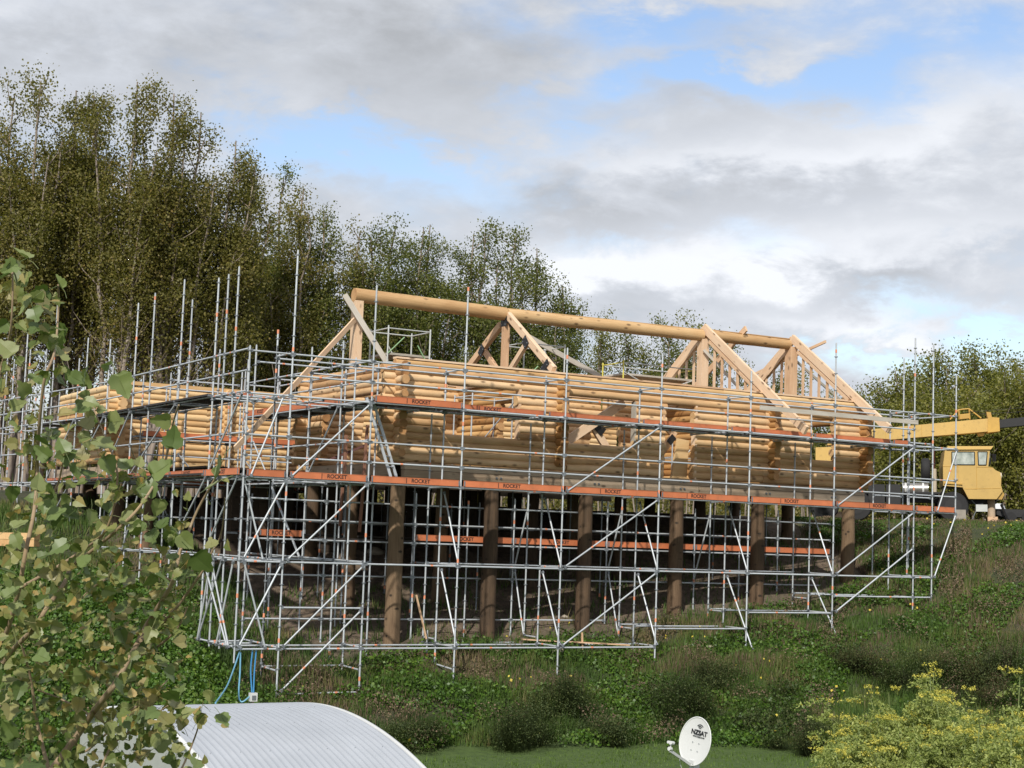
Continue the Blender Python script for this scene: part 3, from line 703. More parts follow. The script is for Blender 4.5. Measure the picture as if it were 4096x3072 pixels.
bar(side, (16.3, 1.9, ZU), (16.3, 4.0, ZD), 'diagonal_brace'); bar(side, (16.3, 6.4, ZD), (16.3, 4.0, ZL), 'diagonal_brace')
for y0, y1, z in ((8.9, 6.4, ZU), (6.4, 4.0, ZD)): bar(side, (16.32, y0, z), (16.32, y1, z - 2), 'diagonal_brace')

# outer left arm running back along the open side
left = thing('scaffold', (13.12, 2.5, -3.0), 'tall left scaffold arm with many bare upright poles running back toward the wing', 'scaffold')
yl = [1.06, 1.79, 2.52, 5.3, 7.9, 9.5, 12.2, 15.0, 17.6, 20.3, 23.0, 26]
topo = {1.06: 6.35, 1.79: 6.3, 2.52: 6.2, 5.3: 6.6, 7.9: 6.5, 9.5: 6.35, 12.2: 5.6, 15: 5.2, 17.6: 7.2, 20.3: 6.2, 23: 6.6, 26: 6.2}
for i, y in enumerate(yl):
    x = 13.12 - max(0, y - 12) * .07
    standard(left, x, y, float(gz(x, y)) - .1 if y > 2.6 else -2.95, topo[y])
    if y >= 2.5 or y == 1.06: standard(left, x + 1.1, y, float(gz(x + 1.1, y)) - .1, {2.52: 4.6, 5.3: 4.75, 7.9: 6.4, 9.5: 4.4}.get(y, 4.5 + 1.7 * ((i * 7) % 3) / 2))
standard(left, 13.12, 0.02, -3.0, 6.65) if False else None
standard(left, 11.9, 15.2, -.9, 5.4); standard(left, 11.9, 18.0, -.5, 6.9); standard(left, 11.2, 19.5, -.3, 5.6); standard(left, 11.2, 22.5, 0, 5.5); standard(left, 10.5, 23.0, 0, 5.3); standard(left, 10.0, 24, 0, 6.3); standard(left, 15.6, 12.2, -1, 4.6); standard(left, 17.4, 11.9, -1, 4.9)
zl = [(ZR, 0), (3.68, .0), (ZU, 1), (2.19, 0), (ZD, 1), (ZL, 1), (ZBB, 1)]
for z, inner in zl:
    yy = [0.03] + yl
    for a, c in zip(yy[:-1], yy[1:]):
        if z == ZBB and c > 2.6: continue
        if z == ZL and c > 12.5: continue
        for dx in ((0, 1.1) if inner else (0,)):
            if dx and a < 1: continue
            xa = 13.12 - max(0, a - 12) * .07 + dx; xc = 13.12 - max(0, c - 12) * .07 + dx
            bar(left, (xa, a, z + .05), (xc, c, z + .05))
    for i, y in enumerate(yl):
        if z < float(gz(13.2, y)): continue
        if inner: x = 13.12 - max(0, y - 12) * .07; bar(left, (x, y, z), (x + 1.1, y, z), 'transom')
for a, c in zip([2.52, 5.3, 7.9, 9.5, 12.2, 15.0, 17.6], [5.3, 7.9, 9.5, 12.2, 15.0, 17.6, 20.3]):
    deck(left, 13.0, 14.15, a + .05, c - .05, ZU + .07, 'y'); deck(left, 12.95, 14.15, a + .05, c - .05, ZD + .07, 'y')
    toe(left, (14.2, c, ZU + .1), (14.2, a, ZU + .1)); toe(left, (13.03, c, ZD + .04), (13.03, a, ZD + .04), .5)
toe(left, (13.03, 2.5, ZD + .04), (13.03, .05, ZD + .04), .5)
for y0, z0, y1, z1 in ((.2, ZD, 2.52, ZL), (2.52, ZD, 5.3, ZL), (7.9, ZD, 9.5, ZL), (9.5, ZD, 12.2, -.8), (.2, ZU, 2.52, ZD), (5.3, ZU, 9.5, ZD), (9.5, ZU, 12.2, ZD), (12.2, ZU, 15, ZD), (15, ZU, 17.6, ZD), (15, ZD, 17.6, -.6), (1.79, ZL, .2, ZBB), (1.0, ZL, 2.5, ZBB), (0.3, ZBB, 2.4, ZL), (.2, ZL, 1.1, ZBB), (1.79, ZL, 2.5, ZBB)):
    bar(left, (13.05 - max(0, y0 - 12) * .07, y0, z0), (13.05 - max(0, y1 - 12) * .07, y1, z1), 'diagonal_brace')
# bars linking the arms and the wing front
for z in (ZR, ZU, ZD, .2, ZL):
    for y in ((2.52, 9.5) if z in (ZR, ZD) else (2.52,)): bar(left, (14.25, y, z + .02), (16.35, y, z + .02))
wingsc = thing('scaffold', (15.0, 12.6, -1.0), 'short scaffold in front of the pale rear wing, carrying an orange toe board', 'scaffold')
for i, x in enumerate((15.3, 17.4, 19.5, 21.6)):
    for y in (12.2, 13.3): standard(wingsc, x, y, float(gz(x, y)) - .1, 4.9 if y < 13 else 4.3)
for x0, x1 in ((14.2, 15.3), (15.3, 17.4), (17.4, 19.5), (19.5, 21.6)):
    for z in (ZR, 2.62, 2.1, ZD, .2): bar(wingsc, (x0, 12.2, z), (x1, 12.2, z)); bar(wingsc, (x0, 13.3, z), (x1, 13.3, z)) if z in (2.62, ZD) else None
    deck(wingsc, x0, x1, 12.3, 13.3, 2.66); toe(wingsc, (x0, 12.17, 2.67), (x1, 12.17, 2.67)); deck(wingsc, x0, x1, 12.3, 13.3, ZD + .03); toe(wingsc, (x0, 12.17, ZD + .03), (x1, 12.17, ZD + .03))
    bar(wingsc, (x0 + .1, 12.15, 2.19), (x1 - .1, 12.15, .2), 'diagonal_brace')
# forest of props under the house floor
props = thing('scaffold', (19, 5.0, -2.2), 'shade-darkened jumble of scaffold props under the house floor behind the round poles', 'scaffold')
for y in (4.2, 6.2, 9.0, 11.0):
    xs = np.arange(15.2, 34, 2.1)
    for i, x in enumerate(xs):
        g = float(gz(x, y)) - .1
        if g < .4 and (y < 7 and x > 17 or x < 24): standard(props, x + (y * .37) % .6, y, g, 1.35 if i % 3 else .9)
    for z in (.2,):
        for a, c in zip(xs[:-2:2], xs[2::2]):
            if z > float(gz(a, y)) + .1 and z > float(gz(c, y)) + .1 and (a < 24 or y < 7): bar(props, (a, y, z), (c, y, z))
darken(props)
for a in (15.3, 18.4, 21.5): deck(props, a, a + 3.0, 6.2, 7.2, -.2)

# ladder from the middle to the upper walkway
lad = thing('ladder', tuple(B(1584, 1908, Y=.75)), 'aluminium extension ladder leaning up to the upper walkway at the left house corner', 'ladder')
p0, p1 = Vector(B(1586, 1910, Y=.75)), Vector(B(1497, 1618, Y=.75)); dv = (p1 - p0).normalized(); sidev = Vector((.75, .6, 0)).normalized() * .34
q0 = Vector(B(1565, 1906, Y=.95)); 
for s in (0, 1):
    b = MB(); b.beam(p0 - sidev * s, p1 + dv * .15 - sidev * s, .03, .07, 0); b.obj('side_rail', M_STEEL, lad)
L = (p1 - p0).length; n = int(L / .28)
for i in range(1, n):
    c = p0 + dv * (i * .28); b = MB(); b.tube([c, c - sidev], .016, 6); b.obj('rung', M_STEEL, lad)

# ------------------------------------------------------------------ small access towers on the upper floor
def tower(name, label, x0, x1, y0, y1, z0, z1, mats, platform_z, braces):
    t = thing(name, (x0, y0, z0), label, 'access tower')
    for x in (x0, x1):
        for y in (y0, y1):
            b = MB(); b.tube([(x, y, z0), (x, y, z1)], .024, 7); b.obj('post', mats[0], t)
        for z in (z0 + (z1 - z0) * .42, z1 - .08):
            b = MB(); b.tube([(x, y0, z), (x, y1, z)], .02, 6); b.obj('rail', mats[0], t)
    for y in (y0, y1):
        for z in (z0 + (z1 - z0) * .42, z1 - .08):
            b = MB(); b.tube([(x0, y, z), (x1, y, z)], .02, 6); b.obj('rail', M_ALU, t)
    if platform_z:
        b = MB(); b.box(((x0 + x1) / 2, (y0 + y1) / 2, platform_z), (x1 - x0 - .05, y1 - y0, .06), 0); b.obj('platform', [M_PLANKW], t)
    for p, q, m in braces: b = MB(); b.tube([p, q], .018, 6); b.obj('brace', m, t)
a = B(1548, 1460, Y=4.4); c = B(1716, 1470, Y=4.4)
tower('access_tower', 'small white tube access tower with green braces behind the left end of the log wall', a[0], c[0], 4.4, 5.6, 4.0, B(1550, 1300, Y=4.4)[2], (M_ALU,), 5.0,
      [((a[0], 4.38, 5.0), (a[0] + .5, 4.38, 5.5), M_GREEN), ((c[0], 4.38, 4.7), (c[0] - .4, 4.38, 5.3), M_GREEN), ((a[0] + .9, 5.5, 4.8), (a[0] + .5, 5.5, 5.4), M_ALU)])
a = B(2094, 1470, Y=5.6); c = B(2257, 1480, Y=5.6)
tower('access_tower', 'white and yellow access tower standing behind the middle timber truss', a[0], c[0], 5.6, 6.8, 4.0, B(2260, 1378, Y=5.6)[2], (M_ALU,), 5.02,
      [((a[0] + .1, 5.58, 4.8), (a[0] + .5, 5.58, 5.2), M_GREEN), ((c[0], 5.58, 4.7), (c[0] - .4, 5.58, 5.2), M_ALU)])
a = B(2493, 1500, Y=6.0); c = B(2790, 1560, Y=6.0)
tower('access_tower', 'yellow post access tower with a long grey platform near the right gable frame', a[0], c[0], 6.0, 7.2, 4.2, B(2493, 1440, Y=6.)[2], (M_YELT,), B(2650, 1510, Y=6.)[2],
      [((a[0], 5.98, 5.35), (a[0] + 1.5, 5.98, 4.75), M_ALU), ((c[0], 5.98, 5.35), (c[0] - 1.7, 5.98, 4.75), M_ALU)])
# frames seen through the window openings
for i, (px0, px1, py0, py1) in enumerate(((1883, 2045, 1545, 1775), (1775, 1850, 1700, 1740))):
    if i: continue
    a = B(px0, py1, Y=4.5); c = B(px1, py1, Y=4.5); top = B(px0, py0, Y=4.5)[2]
    tower('access_tower', 'galvanised trestle frame inside the house seen through the left window opening', a[0], c[0], 4.5, 5.6, 1.9, 4.1, (M_STEEL,), None,
          [((a[0], 4.48, 2.3), (c[0], 4.48, 3.9), M_STEELD), ((a[0] + 1, 5.5, 2.3), (c[0], 5.5, 3.3), M_RUST)])
a = B(2698, 1870, Y=4.4)
tower('access_tower', 'galvanised trestle frame inside the house seen through the doorway', a[0] - .1, a[0] + 1.4, 4.4, 5.4, 1.9, 3.6, (M_STEEL,), None, [((a[0], 4.38, 2.2), (a[0] + 1, 4.38, 3.4), M_ALU)])

# loose timbers
def loose(name, label, p0, p1, w, h, mat, cat='plank'):
    p0, p1 = Vector(p0), Vector(p1); L = (p1 - p0).length; b = MB(); b.box((L / 2, 0, 0), (L, w, h))
    o = place(name, b.mesh(name, mat), None, p0, p1); return tagit(o, label, cat)
loose('plank', 'grey plank leaning against the tall left king post, its top sticking up', B(1378, 1178, Y=4.85), B(1545, 1447, Y=4.6), .05, .16, M_PLANKW)
loose('timber_brace', 'long sawn brace sloping down left from the king post across the scaffold', B(1428, 1270, Y=5.0), B(940, 1795, X=13.7), .05, .15, M_SAWN, 'timber')
loose('plank', 'long pale board laid along the top guardrail at the right end of the front', B(3040, 1630, Y=-.08), B(3672, 1690, Y=-.08), .03, .13, M_PLANKW)
loose('plank', 'grey plank sloping down to the right behind the middle truss', B(2110, 1345, Y=6.3), B(2400, 1505, Y=6.6), .05, .16, M_PLANKW)
loose('plank', 'grey prop slanting from the third king post down across the studs', B(2815, 1400, Y=4.9), B(2965, 1560, Y=4.5), .05, .09, M_PLANKW)
loose('timber_brace', 'thin sawn brace crossing behind the right gable rafters with its end against the sky', B(3303, 1366, X=34.3), B(3000, 1505, X=34.25), .05, .09, M_SAWN, 'timber')
loose('plank', 'grey prop slanting behind the studs of the right gable', B(3180, 1440, Y=5.6), B(3360, 1600, Y=5.4), .05, .08, M_PLANKW)
for i, (x0, y0, x1, y1, Yd, lb) in enumerate(((1370, 1950, 1360, 2105, 1.4, 'short red brown board hanging under the walkway, left of the pair'), (1453, 1950, 1437, 2128, 1.2, 'longer red brown board hanging under the walkway, right of the pair'), (1385, 1740, 1378, 1890, 1.9, 'red brown upright board by the left gable doorway'), (1470, 1700, 1455, 1900, 1.6, 'tall red brown upright board beside the ladder'))):
    loose('board', lb, B(x0, y0, Y=Yd), B(x1, y1, Y=Yd), .04, .12, M_REDW, 'board')
loose('timber_brace', 'rust red brace rising right behind the left gable scaffold', B(1320, 1838, Y=2.8), B(1478, 1775, Y=2.2), .04, .06, M_RUST, 'brace')
loose('plank', 'pale plank lying on the lowest scaffold bars in the middle', B(2090, 2557, Y=1.3), B(2515, 2580, Y=.6), .2, .03, M_SAWN)
loose('stake', 'thin leaning timber stake left of the second round pole', B(1665, 2380, Y=1.2), B(1705, 2555, Y=1.2), .04, .04, M_SAWN, 'stake')
loose('stake', 'thin upright wooden stake between the middle poles', B(2328, 2530, Y=.9), B(2330, 2600, Y=.9), .04, .04, M_SAWN, 'stake')
tb = thing('timber_stack', tuple(B(60, 2190, d=46)), 'stack of yellow sawn beams on the ground at the left edge', 'timber stack')
q = B(-80, 2185, d=46); q2 = B(146, 2190, d=45.5)
for j in range(2): b = MB(); b.beam(Vector(q) + Vector((0, 0, .12 + .2 * j)), Vector(q2) + Vector((0, 0, .12 + .2 * j)), .3, .19); b.obj('beam', M_LOG2, tb)

# ------------------------------------------------------------------ crane truck
def build_truck():
    s = 443.6; d0 = 55.8
    O = Vector(B(3600 + 680 / 3.95, 1700 + 1522 / 3.95, d=d0))
    fh = Vector((MC[0][0], MC[0][1], 0)).normalized(); rt = Vector((fh.y, -fh.x, 0))
    yaw = math.radians(-12); ex = (rt * math.cos(yaw) + fh * math.sin(yaw)).normalized(); ey = Vector((-ex.y, ex.x, 0))
    O.z = 1.06
    root = thing('crane_truck', tuple(O), 'faded yellow mobile crane truck with its boom resting forward, parked right of the house', 'crane truck')
    tilt = math.radians(1.2); ez = (Vector((0, 0, 1)) * math.cos(tilt) - ex * math.sin(tilt)); ex = (ex * math.cos(tilt) + Vector((0, 0, 1)) * math.sin(tilt))
    kx = 1.02
    def P(cx, cz, y=0.): return O + ex * ((cx - 680) / s * kx) + ez * ((1522 - cz) / s) + ey * y
    def tf(v): return O + ex * v[0] + ez * v[2] + ey * v[1]
    def ol(pts): return [((cx - 680) / s * kx, (1522 - cz) / s) for cx, cz in pts]
    def prism(name, pts, y0, y1, mat, par=root, label=None):
        b = MB(); b.prism(ol(pts), y0, y1, 0, tf); return b.obj(name, mat, par, label)
    body = prism('cab', [(722, 395), (690, 650), (690, 960), (978, 985), (1066, 1165), (1480, 1165), (1570, 1040), (1548, 950), (1552, 870), (1540, 745), (1470, 712), (1425, 668), (1362, 655), (1392, 395)], 0, 2.3, M_YEL)
    prism('roof', [(745, 392), (765, 338), (1442, 336), (1402, 388)], -.06, 2.36, M_YEL)
    wn = prism('window', [(824, 428), (1160, 428), (1163, 628), (822, 628)], -.012, .02, M_GLASS); wn2 = prism('window', [(1212, 424), (1352, 424), (1332, 632), (1218, 632)], -.012, .02, M_GLASS)
    b = MB()
    for pts in ([(824, 428), (1160, 428), (1163, 628), (822, 628)], [(1212, 424), (1352, 424), (1332, 632), (1218, 632)]):
        for (a, c), (e, f) in zip(pts, pts[1:] + pts[:1]): b.tube([P(a, c, -.012), P(e, f, -.012)], .018, 5)
    b.obj('window_frame', M_TYRE, root)
    b = MB()
    for (a, c), (e, f) in (((1187, 400), (1190, 1012)), ((1000, 1006), (1190, 1012)), ((690, 655), (915, 660)), ((1190, 665), (1420, 668)), ((1020, 1010), (1540, 995)), ((915, 640), (915, 900))): b.tube([P(a, c, -.004), P(e, f, -.004)], .009, 4)
    b.obj('panel_seam', M_YELD, root)
    b = MB(); b.box(P(880, 855, -.03), (.14, .03, .04), 0, Matrix((ex, ey, ez)).transposed()); b.obj('handle', M_CREAM, root)
    prism('windscreen', [(1400, 430), (1404, 430), (1372, 640), (1368, 640)], .15, 2.15, M_GLASS)
    prism('bumper', [(1480, 1165), (1575, 1045), (1600, 1090), (1560, 1170)], .1, 2.2, M_YELD)
    for y in (.3, 1.9): b = MB(); b.tube([P(1535, 800, y), P(1568, 800, y)], .13, 12); b.obj('headlight', M_CREAM, root)
    prism('step', [(700, 905), (975, 925), (975, 945), (700, 930)], -.05, .02, M_YELD)
    # chassis and boxes behind the cab
    prism('chassis', [(-900, 1090), (1500, 1120), (1500, 1230), (-900, 1200)], .55, 1.75, M_CHAS)
    for a, c in ((-440, -190), (-170, 50)): prism('locker', [(a, 945), (c, 945), (c, 1280), (a, 1280)], .05, .9, M_CHAS)
    prism('deck_plate', [(-900, 1060), (640, 1060), (640, 1090), (-900, 1090)], .1, 2.2, M_CHAS)
    tk = MB(); tk.tube([P(80, 1008, .32), P(470, 1008, .32)], .205, 16); tank = tk.obj('fuel_tank', M_CHROME, root)
    for cx in (128, 392): b = MB(); b.tube([P(cx - 14, 1008, .32), P(cx + 14, 1008, .32)], .215, 16); b.obj('tank_strap', M_WHITE, tank)
    b = MB(); b.tube([P(568, 1065, .25), P(568, 690, .25)], .075, 12); b.obj('air_cleaner', M_CREAM, root)
    b = MB(); b.tube([P(556, 690, .3), P(556, 385, .3)], .045, 10); b.obj('exhaust_pipe', M_RUST, root)
    def wheel(cx, cz, y, r=.535, w=.3):
        c = P(cx, cz, y); b = MB(); c2 = c + ey * w; b.tube([c, c + ey * .04, c + ey * (w - .04), c2], [r * .93, r, r, r * .93], 28); o = b.obj('wheel', M_TYRE, root)
        b = MB(); b.tube([c - ey * .012, c + ey * .02], r * .55, 20); b.obj('rim', M_CHAS, o); b = MB(); b.tube([c - ey * .06, c], r * .2, 12); b.obj('hub', M_CHAS, o)
    wheel(835, 1290, .05); wheel(835, 1290, 1.95); wheel(-620, 1290, .05); wheel(-1120, 1290, .05); wheel(-620, 1290, 1.9)
    c = P(385, 700, 1.0); b = MB(); b.tube([c, c + ex * .06, c + ex * .26, c + ex * .3], [.38, .44, .44, .38], 24); b.obj('spare_wheel', M_TYRE, root)
    b = MB(); b.tube([P(1418, 1165, .5), P(1418, 1450, .5)], .135, 12); b.obj('jack_leg', M_GREYW, root); prism('jack_pad', [(1350, 1440), (1500, 1440), (1500, 1510), (1350, 1510)], .2, .9, M_SAWN)
    prism('box', [(1178, 1250), (1350, 1250), (1350, 1360), (1178, 1360)], .2, .6, M_ALU)
    # turret and boom
    prism('turret', [(-1250, 350), (-650, 330), (-450, 600), (-450, 980), (-1250, 980)], .4, 1.9, M_YEL)
    def w2(px, py): return (px - 3600) * 3.95, (py - 1700) * 3.95
    up = w2(3350, 1724); 
    prism('boom', [w2(3330, 1727), w2(3960, 1666), w2(3956, 1719), w2(3330, 1775)], .85, 1.45, M_YEL)
    prism('boom_collar', [w2(3955, 1660), w2(3997, 1664), w2(3999, 1719), w2(3953, 1724)], .78, 1.52, M_YELD)
    prism('inner_boom', [w2(3998, 1671), w2(4330, 1634), w2(4330, 1668), w2(3998, 1704)], .92, 1.38, M_CHAS)
    prism('sheave_plate', [w2(3951, 1638), w2(3968, 1640), w2(3972, 1664), w2(3955, 1664)], 1.0, 1.3, M_YELD)
    b = MB()
    for a, c in (((3812, 1668), (3845, 1628)), ((3845, 1628), (3885, 1624)), ((3885, 1624), (3932, 1663)), ((3846, 1650), (3888, 1646)), ((3886, 1625), (3888, 1668)), ((3846, 1628), (3848, 1668))):
        b.tube([P(*w2(*a), 1.15), P(*w2(*c), 1.15)], .028, 6)
    b.obj('boom_frame', M_YELD, root)
    for k_, (a, c) in enumerate((((3860, 1640), (4330, 1600)), ((3885, 1648), (4330, 1622)))): b = MB(); b.tube([P(*w2(*a), 1.12 + .1 * k_), P(*w2(*c), 1.12 + .1 * k_)], .008, 4); b.obj('hoist_cable', M_CHAS, root)
    for px_ in (3560, 3700, 3830): b = MB(); zt_ = 1666 + (3960 - px_) * .097; b.tube([P(*w2(px_, zt_ + 1), .845), P(*w2(px_, zt_ + 49), .845)], .008, 4); b.obj('boom_seam', M_YELD, root)
    for y_ in (.2, 2.1): b = MB(); b.tube([P(1400, 470, y_ * 1.02 - .1), P(1450, 460, y_ * 1.05 - .25), P(1450, 520, y_ * 1.05 - .25)], .012, 5); b.box(P(1450, 520, y_ * 1.05 - .25), (.04, .14, .26)); b.obj('mirror', M_CHAS, root)
    b = MB(); b.tube([P(700, 1000, .1), P(640, 1120, .1), P(560, 1180, .3), P(420, 1160, .3)], .02, 5); b.obj('air_hose', M_CHAS, root)
    b = MB(); b.tube([P(1110, 1180, .2), P(1180, 1250, .3), P(1290, 1235, .3)], .022, 5); b.tube([P(1180, 1350, .3), P(1120, 1500, .3)], .02, 5); b.obj('linkage', M_STEELD, root)['kind'] = 'stuff'; prism('winch_guard', [w2(3848, 1650), w2(3884, 1647), w2(3885, 1664), w2(3849, 1668)], .98, 1.3, M_YELD)
    prism('hook_block', [w2(3915, 1723), w2(3945, 1722), w2(3940, 1735), w2(3920, 1737)], 1.05, 1.25, M_YEL)
    # neighbours: block, trailer, tarp
    def other(name, label, cat, pts, y0, y1, mat):
        b = MB(); b.prism(ol(pts), y0, y1, 0, tf); o = b.obj(name, mat); return tagit(o, label, cat)
    other('concrete_block', 'grey block on the bank edge in front of the crane wheel', 'block', [(820, 1345), (990, 1345), (1000, 1530), (815, 1530)], -.9, -.5, M_CONC)
    tr = thing('trailer', tuple(P(1800, 1522, 1)), 'low black flat trailer at the right edge behind the crane cab', 'trailer')
    b = MB(); b.prism(ol([(1500, 1310), (2500, 1330), (2500, 1430), (1600, 1440), (1500, 1400)]), .6, 2.6, 0, tf); b.obj('bed', M_CHAS, tr)
    for cx in (1700, 1960):
        c = P(cx, 1450, .5); b = MB(); b.tube([c, c + ey * .25], .21, 18); b.obj('wheel', M_TYRE, tr)
    b = MB(); b.beam(P(1560, 1240, .4), P(1660, 1500, .2), .05, .08, 0); b.obj('prop', M_CHAS, tr)
    tp = MB(); n = 8; c = P(1600, 1330, 3.2)
    for i in range(5):
        z = i / 4; r = .33 * math.sqrt(max(0, 1 - z * z)) + .02
        tp.tube([c + Vector((0, 0, .3 * z)), c + Vector((0, 0, .3 * z + .08))], [r * 1.0, r * .93], 14) if i < 4 else None
    tagit(tp.obj('tarpaulin', M_TARP), 'rounded white covered heap behind the crane bumper', 'tarpaulin')
build_truck()
# things lying on the terrace seen between walkway and ground
for i, (px, w, h, mat, lb) in enumerate(((3300, .55, .35, M_TOE, 'orange bin on the terrace under the right walkway'), (3345, .4, .33, M_SAWN, 'tan box beside the orange bin under the right walkway'))):
    p = B(px, 2052, d=60); b = MB(); b.box((p[0], p[1], 1.0 + h / 2), (w, w, h)); b.box((p[0], p[1], 1.0 + h + .015), (w + .06, w + .06, .03)); tagit(b.obj('bin', mat), lb, 'bin')

# ------------------------------------------------------------------ trees behind
def tree(px, topy, d, hw, mat, label, group, nst=4, bare=.25, dens=1.0, lean=0.0, seed=0, leaf=.115):
    rg = np.random.default_rng(seed + 100); p = B(px, 2000, d=d); top = B(px, topy, d=d); base = np.array([p[0], p[1], 1.0]); H = top[2] - 1.0
    side = MC[1][:2] / np.linalg.norm(MC[1][:2]); fw = MC[0][:2] / np.linalg.norm(MC[0][:2])
    root = thing('poplar_tree', (base[0], base[1], base[2]), label, 'tree', group)
    trunk = MB(); limbs = MB(); P = []
    for s in range(nst):
        a = rg.uniform(0, 2 * math.pi); rr = hw * (0 if s == 0 else rg.uniform(.4, 1.05)); hh = H * (1 if s == 0 else rg.uniform(.72, .97) * (1 - .12 * rr / hw))
        ex = math.cos(a) * rr + lean * hh; ey = math.sin(a) * rr
        b0 = base[:2] + side * rg.uniform(-.5, .5) + fw * rg.uniform(-.4, .4)
        pts = []; n = 9; wob = rg.uniform(-.18, .18, (n + 1, 2)); wob[0] = 0
        for i in range(n + 1):
            t = i / n; xy = b0 + side * ex * t ** 1.25 + fw * ey * t ** 1.25 + wob[i] * (1 if i < n else .3); pts.append(np.array([xy[0], xy[1], base[2] - .2 + hh * t]))
        r0 = (.125 if s else .15) * (H / 16) ** .7
        trunk.tube(pts, [r0 * (1 - .88 * i / n) + .012 for i in range(n + 1)], 6, 0, False)
        nl = int(15 * hh / 12) + 5
        for j in range(nl):
            t = rg.uniform(bare * .8, .97); k = t * n; i0 = int(k); q = pts[i0] * (1 - (k - i0)) + pts[min(i0 + 1, n)] * (k - i0)
            az = rg.uniform(0, 2 * math.pi); ln = (hw * .75 * (1 - .6 * t) + .40) * rg.uniform(.6, 1.35); up = rg.uniform(.7, 1.9)
            dv = np.array([math.cos(az), math.sin(az), up]); dv /= np.linalg.norm(dv); e = q + dv * ln * 1.35; m_ = (q + e) / 2 + np.array([math.cos(az), math.sin(az), -.3]) * ln * .08
            limbs.tube([q, m_, e], [.036, .024, .009], 4, 0, False)
            dd = 1 if t > bare * 1.35 else .18
            m = int(rg.uniform(.6, 1.4) * 185 * dens * dd * (ln + .4)); u = rg.uniform(.1, 1.08, m)[:, None] ** .8
            c = q * (1 - u) + e * u; P.append(c + rg.normal(size=(m, 3)) * np.array([.40, .40, .42]) * (1.15 - .5 * u))
        m = int(120 * dens); u = rg.uniform(.75, 1.0, m)[:, None]; P.append(pts[int(n * .75)] * (1 - (u - .75) * 4) + pts[-1] * (u - .75) * 4 + rg.normal(size=(m, 3)) * .13)
    P = np.concatenate(P); V, F = cards(P, leaf, rg, 0, .85)
    trunk.obj('trunk', M_BARK, root)['kind'] = 'stuff'; limbs.obj('limbs', M_TWIG, root)['kind'] = 'stuff'
    cr = bpy.data.objects.new('crown', np_mesh('crown', V - base, F, mat, 4)); C.objects.link(cr); cr.parent = root
    return len(P)
G1 = 'tall poplars behind the left wing'; G2 = 'poplars behind the ridge beam'; G3 = 'low trees seen under the ridge beam'; G4 = 'trees behind the crane'
ORD = ['first', 'second', 'third', 'fourth', 'fifth', 'sixth', 'seventh', 'eighth', 'ninth', 'tenth', 'eleventh', 'twelfth']
nl = 0
L1 = [(-60, 320, 71, 1.8), (60, 250, 70, 1.9), (190, 290, 72, 1.8), (310, 325, 73, 1.5), (440, 265, 70, 1.9), (565, 315, 71, 1.8), (685, 395, 72, 1.8), (790, 505, 73, 1.5), (870, 610, 74, 1.3)]
for i, (px, ty, d, hw) in enumerate(L1):
    nl += tree(px, ty, d, hw, M_LEAF, f'tall multi-stemmed poplar with bare grey lower trunks, {ORD[i]} from the left edge', G1, 7, .36, .88, .0 if i < 6 else .05, i)
for i, (px, ty, d, hw) in enumerate([(970, 700, 80, 1.5), (1085, 660, 81, 1.8), (1180, 715, 80, 1.6), (1280, 805, 81, 1.8), (1370, 880, 82, 1.8), (1440, 915, 82, 1.7)]):
    nl += tree(px, ty, d, hw, M_LEAF2 if i % 2 else M_LEAF, f'mid-height green poplar stepping down right of the tall clump, {ORD[i]} from its left', 'poplars stepping down behind the king post', 4, .12, 1.05, 0, 20 + i)
for i, (px, ty, d, hw) in enumerate([(1520, 885, 84, 1.9), (1610, 880, 84, 1.9), (1700, 860, 85, 1.9), (1820, 900, 85, 1.9), (1930, 900, 85, 1.9), (2040, 910, 86, 1.8), (2120, 960, 86, 1.5), (2200, 1110, 86, 1.3), (2262, 1160, 87, .8)]):
    nl += tree(px, ty, d, hw, M_LEAF2, f'dark green poplar rising behind the log ridge beam, {ORD[i]} from the left of its row', G2, 4, .06, 1.05, 0, 40 + i)
for i, (px, ty, d, hw) in enumerate([(2385, 1255, 92, 1.3), (2480, 1350, 92, 1.5), (2580, 1390, 92, 1.5), (2690, 1300, 90, 1.6), (2785, 1285, 90, 1.6), (2855, 1340, 90, 1.1), (2970, 1450, 92, 1.0), (3090, 1500, 92, 1.2), (3200, 1520, 92, 1.2), (3300, 1560, 92, 1.1)]):
    nl += tree(px, ty, d, hw, M_LEAF2 if i % 2 else M_LEAFG, f'small airy tree seen through the roof frame, {ORD[i]} from the left of its row', G3, 3, .1, .65 if i in (0, 1) else 1.15, 0, 60 + i)
for i, (px, ty, d, hw) in enumerate([(3425, 1530, 84, .8), (3510, 1515, 76, 1.5), (3590, 1460, 74, 1.7), (3690, 1425, 74, 1.8), (3800, 1420, 73, 1.8), (3900, 1435, 74, 1.8), (4000, 1420, 74, 1.8), (4090, 1430, 74, 1.8)]):
    nl += tree(px, ty, d, hw, M_LEAF2 if i < 2 else M_LEAFG, f'bushy green tree in the back row right of the house, {ORD[i]} from its left', G4, 4, .05, .95, 0, 80 + i)
for i, (px, ty, d, hw) in enumerate([(3620, 1620, 69, 1.4), (3740, 1560, 68, 1.4), (3860, 1540, 68, 1.5), (3980, 1560, 68, 1.5), (4090, 1500, 68, 1.5)]):
    nl += tree(px, ty, d, hw, M_LEAFY if i in (1, 2, 4) else M_LEAFG, f'shorter yellow green tree above the crane boom, {ORD[i]} from the left of the front row', 'yellowing trees over the crane', 5, .02, .95, 0, 95 + i)
